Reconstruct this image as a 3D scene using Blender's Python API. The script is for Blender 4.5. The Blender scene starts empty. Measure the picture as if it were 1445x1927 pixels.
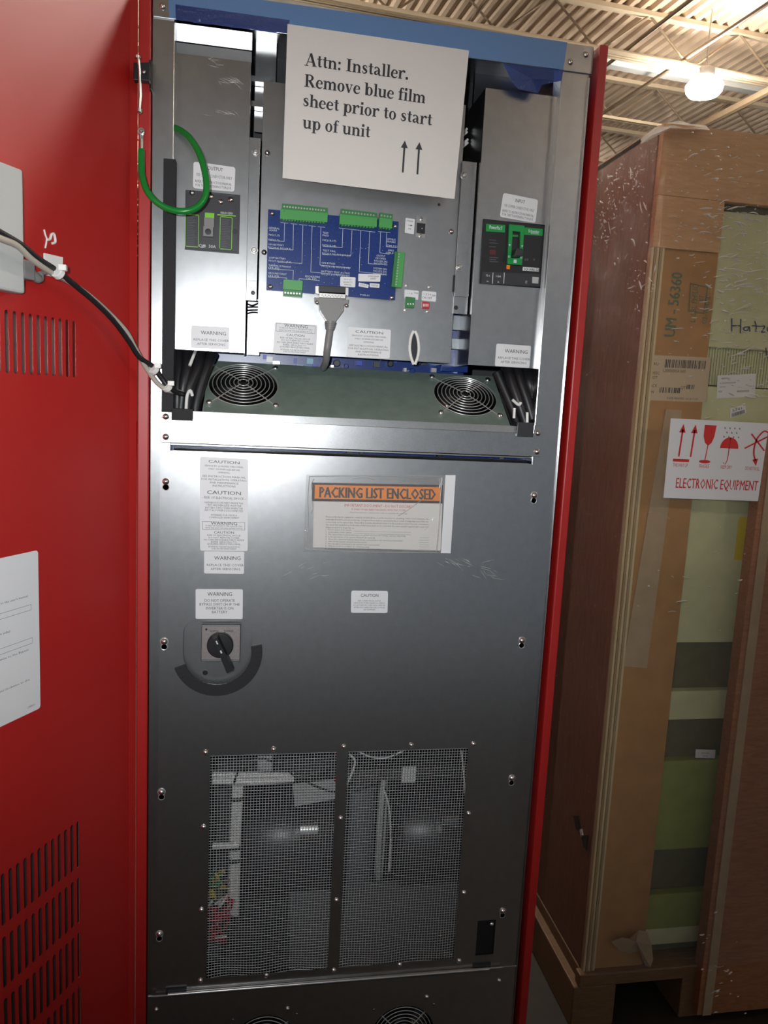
import bpy, math, random
from mathutils import Vector, Matrix
random.seed(7)
S = bpy.context.scene
COL = S.collection
# ------------------------------------------------------------------ camera
W, H, F = 1445, 1927, 1437.56
CX, CY = W / 2, H / 2
CAMZ = 1.35
CAM = Vector((0.1505, -1.2, CAMZ))
yaw, pit, rol = 0.175745, 0.142223, 0.0496328
cy_, sy_ = math.cos(yaw), math.sin(yaw)
cp_, sp_ = math.cos(pit), math.sin(pit)
cr_, sr_ = math.cos(rol), math.sin(rol)
RM = (Matrix(((cr_, -sr_, 0), (sr_, cr_, 0), (0, 0, 1))) @ Matrix(((1, 0, 0), (0, cp_, -sp_), (0, sp_, cp_)))
      @ Matrix(((1, 0, 0), (0, 0, -1), (0, 1, 0))) @ Matrix(((cy_, -sy_, 0), (sy_, cy_, 0), (0, 0, 1))))
RT = RM.transposed()
cam = bpy.data.cameras.new('camera')
cam.sensor_fit = 'VERTICAL'
cam.sensor_height = 32.0
cam.lens = 32.0 * F / H
cam.clip_start = 0.02
cam.clip_end = 200
camo = bpy.data.objects.new('camera', cam)
COL.objects.link(camo)
r3 = RT @ Matrix(((1, 0, 0), (0, -1, 0), (0, 0, -1)))
camo.matrix_world = Matrix.Translation(CAM) @ r3.to_4x4()
S.camera = camo
# ------------------------------------------------------------------ look, world, lights
S.view_settings.view_transform = 'Standard'
S.view_settings.look = 'None'
S.view_settings.gamma = 1
S.view_settings.use_curve_mapping = False
S.view_settings.exposure = 0.42
LAMP_POWER = 132.0
FLASH_POWER = 30.0
AMBIENT = 0.10
wd = bpy.data.worlds.new('hall_air')
S.world = wd
wd.use_nodes = True
wd.node_tree.nodes['Background'].inputs[0].default_value = (1.0, 0.88, 0.70, 1)
wd.node_tree.nodes['Background'].inputs[1].default_value = AMBIENT
fl = bpy.data.lights.new('phone_flash', 'SPOT')
fl.energy = FLASH_POWER
fl.color = (0.93, 0.97, 1.0)
fl.spot_size = math.radians(84)
fl.spot_blend = 1.0
fl.shadow_soft_size = 0.006
flo = bpy.data.objects.new('phone_flash', fl)
COL.objects.link(flo)
flo.matrix_world = Matrix.Translation(CAM + Vector((-0.05, 0.0, 0.035))) @ (RT @ Matrix(((1, 0, 0), (0, -1, 0), (0, 0, -1)))).to_4x4() @ Matrix.Rotation(math.radians(6.4), 4, 'Y') @ Matrix.Rotation(math.radians(1.5), 4, 'X')


def ray(px, py):
    return RT @ Vector(((px - CX) / F, (py - CY) / F, 1))


def at(px, py, Y=0.0):
    d = ray(px, py)
    return CAM + d * ((Y - CAM.y) / d.y)


def at_plane(px, py, o, n):
    d = ray(px, py)
    return CAM + d * ((o - CAM).dot(n) / d.dot(n))


def at_z(px, py, z):
    d = ray(px, py)
    return CAM + d * ((z - CAM.z) / d.z)


# ------------------------------------------------------------------ materials
def newmat(name):
    m = bpy.data.materials.new(name)
    m.use_nodes = True
    return m, m.node_tree, m.node_tree.nodes['Principled BSDF']


def tex(nt, kind, scale, **kw):
    tc = nt.nodes.new('ShaderNodeTexCoord')
    mp = nt.nodes.new('ShaderNodeMapping')
    nt.links.new(tc.outputs['Object'], mp.inputs[0])
    mp.inputs['Scale'].default_value = scale if isinstance(scale, (tuple, list)) else (scale,) * 3
    t = nt.nodes.new(kind)
    nt.links.new(mp.outputs[0], t.inputs['Vector'])
    for k, v in kw.items():
        t.inputs[k].default_value = v
    return t


def ramp(nt, src, stops):
    r = nt.nodes.new('ShaderNodeValToRGB')
    while len(r.color_ramp.elements) < len(stops):
        r.color_ramp.elements.new(0.5)
    for e, (p, c) in zip(r.color_ramp.elements, stops):
        e.position = p
        e.color = c if len(c) == 4 else (*c, 1)
    nt.links.new(src, r.inputs[0])
    return r.outputs[0]


def bump(nt, b, src, strength, dist):
    n = nt.nodes.new('ShaderNodeBump')
    n.inputs['Strength'].default_value = strength
    n.inputs['Distance'].default_value = dist
    nt.links.new(src, n.inputs['Height'])
    nt.links.new(n.outputs[0], b.inputs['Normal'])


def simple(name, col, rough=0.5, metal=0.0, spec=0.5, var=0.0, vscale=20.0, bmp=0.0, bscale=200.0, coat=0.0):
    m, nt, b = newmat(name)
    b.inputs['Base Color'].default_value = (*col, 1)
    b.inputs['Roughness'].default_value = rough
    b.inputs['Metallic'].default_value = metal
    b.inputs['Specular IOR Level'].default_value = spec
    b.inputs['Coat Weight'].default_value = coat
    if var:
        t = tex(nt, 'ShaderNodeTexNoise', vscale, Detail=4.0)
        c0 = tuple(max(0, c * (1 - var)) for c in col)
        c1 = tuple(min(1, c * (1 + var)) for c in col)
        nt.links.new(ramp(nt, t.outputs['Fac'], [(0.3, c0), (0.7, c1)]), b.inputs['Base Color'])
    if bmp:
        t = tex(nt, 'ShaderNodeTexNoise', bscale, Detail=2.0)
        bump(nt, b, t.outputs['Fac'], bmp, 0.0006)
    return m


def galvanised(name, base=0.56, rough=0.34, grain=0.5, tint=(1, 1, 1)):
    """zinc coated sheet: soft mottling plus a fine crystalline grain"""
    m, nt, b = newmat(name)
    b.inputs['Metallic'].default_value = 1.0
    t = tex(nt, 'ShaderNodeTexNoise', 14.0, Detail=4.0, Roughness=0.6)
    lo = tuple(base * 0.95 * k for k in tint)
    hi = tuple(base * 1.05 * k for k in tint)
    c = ramp(nt, t.outputs['Fac'], [(0.3, lo), (0.7, hi)])
    g = tex(nt, 'ShaderNodeTexNoise', 520.0, Detail=2.0, Roughness=0.7)
    gr = ramp(nt, g.outputs['Fac'], [(0.36, (1 - grain,) * 3), (0.64, (1.0,) * 3)])
    mx = nt.nodes.new('ShaderNodeMix')
    mx.data_type = 'RGBA'
    mx.blend_type = 'MULTIPLY'
    mx.inputs[0].default_value = 1.0
    nt.links.new(c, mx.inputs[6])
    nt.links.new(gr, mx.inputs[7])
    nt.links.new(mx.outputs[2], b.inputs['Base Color'])
    b.inputs['Roughness'].default_value = rough
    return m


def film_mat(name, col, gloss_w, rough, bscale, bstr, tint_w=0.0):
    m = bpy.data.materials.new(name)
    m.use_nodes = True
    nt = m.node_tree
    nt.nodes.clear()
    out = nt.nodes.new('ShaderNodeOutputMaterial')
    tr = nt.nodes.new('ShaderNodeBsdfTransparent')
    tr.inputs[0].default_value = (*col, 1)
    gl = nt.nodes.new('ShaderNodeBsdfGlossy')
    gl.inputs['Roughness'].default_value = rough
    df = nt.nodes.new('ShaderNodeBsdfDiffuse')
    df.inputs[0].default_value = (*col, 1)
    m1 = nt.nodes.new('ShaderNodeMixShader')
    m2 = nt.nodes.new('ShaderNodeMixShader')
    m1.inputs[0].default_value = tint_w
    m2.inputs[0].default_value = gloss_w
    nt.links.new(tr.outputs[0], m1.inputs[1])
    nt.links.new(df.outputs[0], m1.inputs[2])
    nt.links.new(m1.outputs[0], m2.inputs[1])
    nt.links.new(gl.outputs[0], m2.inputs[2])
    nt.links.new(m2.outputs[0], out.inputs[0])
    n = tex(nt, 'ShaderNodeTexNoise', bscale, Detail=3.0, Distortion=1.5)
    bp = nt.nodes.new('ShaderNodeBump')
    bp.inputs['Strength'].default_value = bstr
    bp.inputs['Distance'].default_value = 0.006
    nt.links.new(n.outputs['Fac'], bp.inputs['Height'])
    nt.links.new(bp.outputs[0], gl.inputs['Normal'])
    return m


def emis(name, col, st):
    m = bpy.data.materials.new(name)
    m.use_nodes = True
    nt = m.node_tree
    nt.nodes.clear()
    o = nt.nodes.new('ShaderNodeOutputMaterial')
    e = nt.nodes.new('ShaderNodeEmission')
    e.inputs[0].default_value = (*col, 1)
    e.inputs[1].default_value = st
    nt.links.new(e.outputs[0], o.inputs[0])
    return m


def wood(name, c0, c1, scale=(3, 3, 0.35), rough=0.6):
    m, nt, b = newmat(name)
    t = tex(nt, 'ShaderNodeTexNoise', tuple(12 * s for s in scale), Detail=6.0, Roughness=0.6, Distortion=0.6)
    nt.links.new(ramp(nt, t.outputs['Fac'], [(0.3, c0), (0.7, c1)]), b.inputs['Base Color'])
    b.inputs['Roughness'].default_value = rough
    return m


M = {}
M['galv'] = galvanised('galvanised_steel', 0.62, 0.275, 0.34)
M['galv_smooth'] = galvanised('smooth_zinc_steel', 0.57, 0.29, 0.16)
M['duct'] = simple('board_reflection_steel', (0.30, 0.385, 0.335), 0.35, 0.5, var=0.08, vscale=12)  # green tint painted in for the circuit boards mirrored in the steel
M['chrome'] = simple('chrome', (0.78, 0.77, 0.75), 0.26, 1.0)
M['guardwire'] = simple('bright_wire', (0.62, 0.61, 0.58), 0.3, 0.6)
M['steel'] = simple('plain_steel', (0.5, 0.48, 0.46), 0.35, 1.0)
M['red'] = simple('red_powder_coat', (0.42, 0.011, 0.009), 0.42, 0, 0.65, bmp=0.04, bscale=500)
M['black'] = simple('black_plastic', (0.012, 0.012, 0.014), 0.42)
M['black_gloss'] = simple('black_enamel', (0.008, 0.008, 0.009), 0.14)
M['charcoal'] = simple('charcoal_plastic', (0.035, 0.035, 0.04), 0.38)
M['rubber'] = simple('black_foam_rubber', (0.02, 0.02, 0.022), 0.75, bmp=1.0, bscale=260)
M['paper'] = simple('white_label', (0.74, 0.74, 0.75), 0.45, bmp=0.03)
M['sheet'] = simple('white_paper', (0.74, 0.70, 0.66), 0.6)
M['ink'] = simple('black_ink', (0.03, 0.03, 0.035), 0.5)
M['greyink'] = simple('grey_ink', (0.09, 0.09, 0.10), 0.5)
M['redink'] = simple('red_ink', (0.62, 0.02, 0.015), 0.5)
M['orange'] = simple('orange_print', (0.85, 0.24, 0.01), 0.4)
M['yellow'] = simple('yellow_label', (0.62, 0.50, 0.01), 0.5)
M['pcb'] = simple('blue_solder_mask', (0.004, 0.028, 0.17), 0.3, 0, 0.5, var=0.2, vscale=60)
M['silk'] = simple('white_silkscreen', (0.6, 0.65, 0.68), 0.5)
M['pcbedge'] = simple('board_edge', (0.25, 0.45, 0.55), 0.5)
M['green'] = simple('green_terminal', (0.06, 0.32, 0.075), 0.4)
M['green_dark'] = simple('dark_green_terminal', (0.03, 0.19, 0.05), 0.4)
M['wire_green'] = simple('green_wire', (0.005, 0.21, 0.03), 0.3)
M['breaker_green'] = simple('breaker_green', (0.006, 0.28, 0.055), 0.4)
M['lime'] = simple('lime_print', (0.2, 0.55, 0.04), 0.4)
M['beige'] = simple('beige_cable', (0.42, 0.38, 0.32), 0.45)
M['grey_plastic'] = simple('grey_plastic', (0.21, 0.205, 0.20), 0.45)
M['white_plastic'] = simple('white_plastic', (0.80, 0.79, 0.76), 0.4)
M['off_grey'] = simple('light_grey_paint', (0.46, 0.47, 0.46), 0.45)
M['red_plastic'] = simple('red_plastic', (0.5, 0.01, 0.02), 0.4)
M['blue_plastic'] = simple('blue_plastic', (0.01, 0.04, 0.4), 0.4)
M['bluefilm'] = simple('blue_protective_film', (0.13, 0.25, 0.48), 0.4, 0.0, 0.5, bmp=0.10, bscale=60)
M['flapfilm'] = film_mat('loose_blue_film', (0.05, 0.10, 0.36), 0.05, 0.12, 40, 0.5, 0.45)
M['clear'] = film_mat('clear_pouch_plastic', (0.97, 0.98, 0.98), 0.10, 0.12, 45, 1.0, 0.06)
M['stretch'] = film_mat('stretch_wrap', (0.97, 0.95, 0.92), 0.06, 0.08, (24, 24, 44), 0.8, 0.02)
M['whitefilm'] = film_mat('bunched_wrap', (0.9, 0.87, 0.82), 0.15, 0.2, 40, 1.0, 0.55)
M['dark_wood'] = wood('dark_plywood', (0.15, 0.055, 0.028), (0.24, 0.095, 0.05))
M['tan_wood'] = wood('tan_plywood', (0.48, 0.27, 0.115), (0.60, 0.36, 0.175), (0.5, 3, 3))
M['post_wood'] = wood('red_brown_wood', (0.28, 0.105, 0.04), (0.40, 0.17, 0.075), (0.5, 2, 3))
M['ply_light'] = wood('pale_ply_edge', (0.50, 0.40, 0.22), (0.62, 0.52, 0.30), (1, 1, 0.2))
M['ply_dark'] = wood('dark_ply_line', (0.30, 0.21, 0.10), (0.38, 0.27, 0.14), (1, 1, 0.2))
M['skid_wood'] = wood('brown_skid_wood', (0.16, 0.085, 0.035), (0.22, 0.12, 0.055), (0.5, 3, 3))
M['card'] = simple('brown_cardboard', (0.40, 0.21, 0.068), 0.8, var=0.1, vscale=4)
M['card_sheen_pale'] = simple('pale_card_and_sheen', (0.40, 0.30, 0.18), 0.8, var=0.08, vscale=6)
M['shiplabel'] = simple('shipping_label', (0.50, 0.40, 0.26), 0.6)
M['foam'] = simple('pale_green_foam', (0.55, 0.57, 0.33), 0.75, var=0.06, vscale=5)
M['foam_green'] = simple('green_foam', (0.26, 0.31, 0.075), 0.75, var=0.08, vscale=5)
M['foam_dark'] = simple('dark_olive_strap', (0.13, 0.12, 0.055), 0.75, var=0.1, vscale=8)
M['stamp'] = simple('green_stamp_ink', (0.10, 0.15, 0.09), 0.7)
M['bluepen'] = simple('blue_marker', (0.02, 0.05, 0.16), 0.5)
M['concrete'] = simple('concrete_floor', (0.032, 0.026, 0.02), 0.7, var=0.2, vscale=1.2)
M['deck'] = simple('cream_roof_deck', (0.62, 0.49, 0.365), 0.6, var=0.05, vscale=1.0)
M['joist'] = simple('cream_steel', (0.60, 0.50, 0.36), 0.55)
M['joist_dark'] = simple('brown_steel', (0.22, 0.16, 0.10), 0.6)
M['hallwall'] = simple('hall_wall_paint', (0.42, 0.40, 0.37), 0.7)
M['dimwall'] = simple('dim_brown_wall', (0.36, 0.32, 0.275), 0.7)
M['occluder'] = simple('blue_grey_occluder', (0.27, 0.36, 0.49), 0.6)
M['lamp'] = emis('lamp_lens', (1.0, 0.91, 0.80), LAMP_POWER)
M['copper'] = simple('copper_strap', (0.45, 0.36, 0.32), 0.3, 1.0)
M['winding'] = simple('black_winding', (0.010, 0.010, 0.014), 0.33, 0, 0.5)
M['core'] = simple('grey_core', (0.24, 0.26, 0.28), 0.4, 0.4)
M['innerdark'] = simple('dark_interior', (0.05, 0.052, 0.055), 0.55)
M['mesh'] = simple('zinc_wire', (0.50, 0.52, 0.52), 0.45, 0.3)
M['plateswitch'] = simple('brushed_switch_plate', (0.34, 0.30, 0.29), 0.45, 0.6, var=0.1, vscale=60)

# ------------------------------------------------------------------ mesh builder
_text = {}


def text_mesh(s):
    if s not in _text:
        c = bpy.data.curves.new('t', 'FONT')
        c.body = s
        c.resolution_u = 1 if len(s) > 14 else 2
        o = bpy.data.objects.new('t', c)
        me = o.to_mesh()
        vs = [(v.co.x, v.co.y) for v in me.vertices]
        fs = [tuple(p.vertices) for p in me.polygons]
        o.to_mesh_clear()
        bpy.data.objects.remove(o)
        bpy.data.curves.remove(c)
        _text[s] = (vs, fs)
    return _text[s]


_hv = [v[1] for v in text_mesh('H')[0]]
CAP = max(_hv) - min(_hv)


class MB:
    def __init__(s):
        s.v, s.f, s.m = [], [], []

    def face(s, pts, m=0):
        i = len(s.v)
        s.v += [Vector(p) for p in pts]
        s.f.append(tuple(range(i, i + len(pts))))
        s.m.append(m)

    def raw(s, vs, fs, m=0):
        i = len(s.v)
        s.v += [Vector(p) for p in vs]
        for f in fs:
            s.f.append(tuple(k + i for k in f))
            s.m.append(m)

    def hexa(s, p, m=0):  # p: 4 front, 4 back
        s.raw(p, [(0, 1, 2, 3), (7, 6, 5, 4), (0, 4, 5, 1), (1, 5, 6, 2), (2, 6, 7, 3), (3, 7, 4, 0)], m)

    def box(s, x0, x1, y0, y1, z0, z1, m=0):
        s.hexa([(x0, y0, z0), (x1, y0, z0), (x1, y0, z1), (x0, y0, z1), (x0, y1, z0), (x1, y1, z0), (x1, y1, z1), (x0, y1, z1)], m)

    def slab(s, quad, n, t, m=0):  # quad TL,TR,BR,BL ; thickness t against normal n
        q = [Vector(p) for p in quad]
        s.hexa([q[3], q[2], q[1], q[0]] + [p - n * t for p in (q[3], q[2], q[1], q[0])], m)

    def tube(s, pts, r, seg=8, m=0, closed=False, caps=True):
        pts = [Vector(p) for p in pts]
        n = len(pts)
        rings = []
        up = None
        for i, p in enumerate(pts):
            if closed:
                d = pts[(i + 1) % n] - pts[i - 1]
            else:
                d = pts[min(i + 1, n - 1)] - pts[max(i - 1, 0)]
            d.normalize()
            if up is None:
                up = Vector((0, 0, 1)) if abs(d.z) < 0.9 else Vector((1, 0, 0))
            a = d.cross(up)
            if a.length < 1e-6:
                a = d.cross(Vector((0.3, 1, 0.2)))
            a.normalize()
            b = a.cross(d).normalized()
            up = b
            rr = r[i] if isinstance(r, (list, tuple)) else r
            rings.append([p + (a * math.cos(2 * math.pi * k / seg) + b * math.sin(2 * math.pi * k / seg)) * rr for k in range(seg)])
        vs = [q for rg in rings for q in rg]
        fs = []
        for i in range(n if closed else n - 1):
            j = (i + 1) % n
            for k in range(seg):
                l = (k + 1) % seg
                fs.append((i * seg + k, i * seg + l, j * seg + l, j * seg + k))
        if not closed and caps:
            fs.append(tuple(range(seg))[::-1])
            fs.append(tuple((n - 1) * seg + k for k in range(seg)))
        s.raw(vs, fs, m)

    def lathe(s, prof, o, ax, seg=24, m=0):  # prof: (r, h) along axis ax
        o, ax = Vector(o), Vector(ax).normalized()
        a = ax.orthogonal().normalized()
        b = ax.cross(a)
        vs, fs = [], []
        for r, h in prof:
            for k in range(seg):
                t = 2 * math.pi * k / seg
                vs.append(o + ax * h + (a * math.cos(t) + b * math.sin(t)) * r)
        for i in range(len(prof) - 1):
            for k in range(seg):
                l = (k + 1) % seg
                fs.append((i * seg + k, i * seg + l, (i + 1) * seg + l, (i + 1) * seg + k))
        if prof[0][0] > 1e-6:
            fs.append(tuple(range(seg))[::-1])
        if prof[-1][0] > 1e-6:
            fs.append(tuple((len(prof) - 1) * seg + k for k in range(seg)))
        s.raw(vs, fs, m)

    def plate(s, loops, o, U, V, t, m=0):
        """flat sheet with holes: loops of (a,b); front face at o, thickness t backwards along -(U x V)"""
        o, U, V = Vector(o), Vector(U).normalized(), Vector(V).normalized()
        N = U.cross(V)
        c = bpy.data.curves.new('p', 'CURVE')
        c.dimensions = '2D'
        c.fill_mode = 'BOTH'
        c.extrude = t / 2
        for lp in loops:
            sp = c.splines.new('POLY')
            sp.points.add(len(lp) - 1)
            for p, (a, b) in zip(sp.points, lp):
                p.co = (a, b, 0, 1)
            sp.use_cyclic_u = True
        ob = bpy.data.objects.new('p', c)
        me = ob.to_mesh()
        vs = [o + U * v.co.x + V * v.co.y + N * (v.co.z - t / 2) for v in me.vertices]
        fs = [tuple(p.vertices) for p in me.polygons]
        ob.to_mesh_clear()
        bpy.data.objects.remove(ob)
        bpy.data.curves.remove(c)
        s.raw(vs, fs, m)

    def text(s, string, P, u, v, h, m=1, align='C', width=None, asp=1.0, bold=0.0, lift=0.0):
        """P(u,v)->Vector ; baseline at (u,v); cap height h in v units; asp = |V|/|U| real lengths"""
        vs, fs = text_mesh(string)
        if not vs:
            return
        x0 = min(a for a, b in vs)
        x1 = max(a for a, b in vs)
        sc = h / CAP
        sx = (width / (x1 - x0)) if width else sc * asp
        off = {'L': 0, 'C': -(x1 - x0) * sx / 2, 'R': -(x1 - x0) * sx}[align]
        reps = [0.0] if not bold else [-bold, 0.0, bold]
        for k, db in enumerate(reps):
            s.raw([P(u + off + (a - x0) * sx + db, v - b * sc, lift + k * 0.00003) for a, b in vs], fs, m)

    def build(s, name, mats, parent=None, smooth=False, bevel=0.0, base=None):
        me = bpy.data.meshes.new(name)
        if base is None:
            if parent is not None:
                base = parent.matrix_world_base
            else:
                xs = [p.x for p in s.v]; ys = [p.y for p in s.v]; zs = [p.z for p in s.v]
                base = Vector(((min(xs) + max(xs)) / 2, (min(ys) + max(ys)) / 2, min(zs)))
        me.from_pydata([p - base for p in s.v], [], s.f)
        me.polygons.foreach_set('material_index', s.m)
        for mm in (mats if isinstance(mats, (list, tuple)) else [mats]):
            me.materials.append(M[mm] if isinstance(mm, str) else mm)
        if smooth:
            me.polygons.foreach_set('use_smooth', [True] * len(me.polygons))
            try:
                me.set_sharp_from_angle(angle=math.radians(40))
            except Exception:
                pass
        me.update()
        o = bpy.data.objects.new(name, me)
        COL.objects.link(o)
        if parent is not None:
            o.parent = parent.o
        else:
            o.location = base
        if bevel:
            b = o.modifiers.new('bevel', 'BEVEL')
            b.width = bevel
            b.segments = 2
            b.limit_method = 'ANGLE'
        return o


class Root:
    """wraps a thing (an Empty or a mesh) with its base, so that children are built in place"""
    def __init__(s, o, base):
        s.o, s.matrix_world_base = o, Vector(base)


def tag(o, label, cat, group=None, kind=None):
    o['label'] = label
    o['category'] = cat
    if group:
        o['group'] = group
    if kind:
        o['kind'] = kind
    return o


def thing(name, base, label, cat, group=None):
    o = bpy.data.objects.new(name, None)
    o.empty_display_size = 0.05
    o.location = base
    COL.objects.link(o)
    tag(o, label, cat, group)
    return Root(o, base)


def sub(o, parent_root):
    """make a built part usable as a parent of sub-parts"""
    return Root(o, parent_root.matrix_world_base)


def struct(o):
    o['kind'] = 'structure'
    return o


def quadmap(q):
    """bilinear map over TL,TR,BR,BL; returns P(u,v,lift), normal toward viewer, aspect |V|/|U|"""
    TL, TR, BR, BL = [Vector(p) for p in q]
    n = (BL - TL).cross(TR - TL).normalized()
    if n.dot(CAM - TL) < 0:
        n = -n

    def P(u, v, lift=0.0):
        a = TL.lerp(TR, u)
        b = BL.lerp(BR, u)
        return a.lerp(b, v) + n * lift
    return P, n, (TL - BL).length / (TL - TR).length


def pxq(pts, Y):
    return [at(x, y, Y) for x, y in pts]


def rounded(P, r, asp, n=5):
    pts = []
    ru, rv = r * asp, r
    for cu, cv, a0 in ((1 - ru, rv, -90), (1 - ru, 1 - rv, 0), (ru, 1 - rv, 90), (ru, rv, 180)):
        for k in range(n):
            a = math.radians(a0 + 90 * k / (n - 1))
            pts.append((cu + ru * math.cos(a), cv + rv * math.sin(a)))
    return pts


def sticker(name, q, parent=None, lines=(), rects=(), frames=(), mats=('paper', 'ink', 'greyink'), r=0.06, t=0.0004, label=None, extra=None, build=True):
    P, n, asp = quadmap(q)
    mb = MB()
    pts = rounded(P, r, asp) if r else [(0, 0), (1, 0), (1, 1), (0, 1)]
    fr = [P(u, v, t) for u, v in pts]
    bk = [P(u, v, 0.00005) for u, v in pts]
    mb.face(fr, 0)
    for i in range(len(pts)):
        j = (i + 1) % len(pts)
        mb.face([bk[i], bk[j], fr[j], fr[i]], 0)
    for (u0, v0, u1, v1, m) in rects:
        mb.face([P(u0, v1, t + 0.00012), P(u1, v1, t + 0.00012), P(u1, v0, t + 0.00012), P(u0, v0, t + 0.00012)], m)
    for (u0, v0, u1, v1, w, m) in frames:
        wu = w * asp
        for a in ((u0, v0, u1, v0 + w), (u0, v1 - w, u1, v1), (u0, v0, u0 + wu, v1), (u1 - wu, v0, u1, v1)):
            mb.face([P(a[0], a[3], t + 0.00014), P(a[2], a[3], t + 0.00014), P(a[2], a[1], t + 0.00014), P(a[0], a[1], t + 0.00014)], m)
    for ln in lines:
        st, u, v, h, m = ln[:5]
        kw = ln[5] if len(ln) > 5 else {}
        mb.text(st, P, u, v, h, m, asp=asp, lift=t + 0.0002, **kw)
    if extra:
        extra(mb, P, t + 0.0002, asp)
    if not build:
        return mb
    o = mb.build(name, list(mats), parent)
    if label:
        o['label'] = label
    return o


def domed_screw(c, n, parent, r=0.0038, name='screw', mat='chrome'):
    mb = MB()
    mb.lathe([(r * 1.15, 0), (r * 1.15, r * 0.2), (r * 0.95, r * 0.45), (r * 0.6, r * 0.75), (r * 0.2, r * 0.88), (0.00001, r * 0.9)], c, n, 14)
    a = Vector(n).orthogonal().normalized()
    b = Vector(n).cross(a)
    for d in (a, b):
        e = Vector(n).cross(d)
        p = Vector(c) + Vector(n) * r * 0.86
        mb.slab([p - d * r * .45 + e * r * .09, p + d * r * .45 + e * r * .09, p + d * r * .45 - e * r * .09, p - d * r * .45 - e * r * .09], Vector(n), r * .3, 1)
    return mb.build(name, [mat, 'charcoal'], parent, smooth=True)


def hexnut(c, n, parent, r=0.0045, name='hex_nut'):
    mb = MB()
    mb.lathe([(r * 1.35, 0), (r * 1.35, r * 0.18)], c, n, 18)
    mb.lathe([(r, r * 0.18), (r, r * 0.8), (r * 0.8, r * 0.95)], c, n, 6)
    mb.lathe([(r * 0.5, r * 0.9), (r * 0.5, r * 1.5)], c, n, 10)
    return mb.build(name, 'steel', parent, bevel=0.0003)


NF = Vector((0, -1, 0))  # towards the viewer, square to the cabinet front
X1, Z1 = Vector((1, 0, 0)), Vector((0, 0, 1))


def rr2(x0, x1, z0, z1, r, n=6, corners=(1, 1, 1, 1)):
    """rounded rectangle loop, corners TR,TL,BL,BR"""
    out = []
    for (cx, cz, a0, on) in ((x1, z1, 0, corners[0]), (x0, z1, 90, corners[1]), (x0, z0, 180, corners[2]), (x1, z0, 270, corners[3])):
        if not on or r <= 0:
            out.append((cx, cz))
            continue
        ox = cx - r if a0 in (0, 270) else cx + r
        oz = cz - r if a0 in (0, 90) else cz + r
        for k in range(n):
            a = math.radians(a0 + 90 * k / (n - 1))
            out.append((ox + r * math.cos(a), oz + r * math.sin(a)))
    return out


def catmull(pts, n=8):
    pts = [Vector(p) for p in pts]
    out = []
    for i in range(len(pts) - 1):
        p0 = pts[max(i - 1, 0)]; p1 = pts[i]; p2 = pts[i + 1]; p3 = pts[min(i + 2, len(pts) - 1)]
        for k in range(n):
            t = k / n
            out.append(0.5 * ((2 * p1) + (p2 - p0) * t + (2 * p0 - 5 * p1 + 4 * p2 - p3) * t * t + (3 * p1 - p0 - 3 * p2 + p3) * t ** 3))
    out.append(pts[-1])
    return out


# ================================================================== HALL
E1 = Vector((math.cos(math.radians(4.9)), math.sin(math.radians(4.9)), 0))
E2 = Vector((-E1.y, E1.x, 0))
ZC = 6.0


def bld(a, b, z):
    return E1 * a + E2 * b + Vector((0, 0, z))


mb = MB()
A0, A1_, B0, B1 = -9, 30, -9, 34
mb.face([bld(A0, B0, 0), bld(A1_, B0, 0), bld(A1_, B1, 0), bld(A0, B1, 0)])
struct(mb.build('floor', 'concrete'))
mb = MB()
prof = []
a = A0
while a < A1_:
    prof += [(a, 0), (a + 0.055, 0), (a + 0.075, 0.045), (a + 0.13, 0.045), (a + 0.15, 0)]
    a += 0.15
vs, fs = [], []
for (pa, dz) in prof:
    vs += [bld(pa, B0, ZC + dz), bld(pa, B1, ZC + dz)]
for i in range(len(prof) - 1):
    fs.append((2 * i, 2 * i + 1, 2 * i + 3, 2 * i + 2))
mb.raw(vs, fs)
mb.box(-14, 34, -14, 40, ZC + 0.10, ZC + 0.15)
struct(mb.build('ceiling', 'deck'))
for nm, q in (('wall_back', [(A0, B1), (A1_, B1)]), ('wall_right', [(A1_, B0), (A1_, B1)]), ('wall_left', [(A0, B0), (A0, B1)]), ('wall_front', [(A0, B0), (A1_, B0)])):
    mb = MB()
    p, q2 = bld(*q[0], 0), bld(*q[1], 0)
    up = Vector((0, 0, ZC + 0.1))
    mb.face([p, q2, q2 + up, p + up])
    struct(mb.build(nm, 'dimwall' if nm == 'wall_front' else 'hallwall'))
mb = MB()
mb.box(-6, 12, -2.75, -2.6, 0, 2.5)  # unseen wall added to shade the lower scene and tint metal reflections
struct(mb.build('wall_occluder', 'occluder'))
# bar joists of the roof
def joist(b, n, mat='joist', zb=5.45):
    mb = MB()
    for da in (-0.028, 0.028):
        mb.slab([bld(A0, b + da + .02, zb + .05), bld(A1_, b + da + .02, zb + .05), bld(A1_, b + da + .02, zb), bld(A0, b + da + .02, zb)], E2, 0.006, 0)
        mb.slab([bld(A0, b + da + .02, zb + .006), bld(A1_, b + da + .02, zb + .006), bld(A1_, b + da - .02, zb + .006), bld(A0, b + da - .02, zb + .006)], Z1, 0.006, 0)
    mb.slab([bld(A0, b + .05, ZC), bld(A1_, b + .05, ZC), bld(A1_, b - .05, ZC), bld(A0, b - .05, ZC)], Z1, 0.05, 0)
    k, st = A0, 0.62
    i = 0
    while k < A1_ - st:
        z0, z1 = (zb + .03, ZC - .03) if i % 2 == 0 else (ZC - .03, zb + .03)
        mb.tube([bld(k, b, z0), bld(k + st, b, z1)], 0.014, 5, 1)
        k += st
        i += 1
    struct(mb.build('trim_%d' % n, [mat, 'joist_dark']))


def bcoord(px, py, z):
    return at_z(px, py, z).dot(E2)


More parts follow.
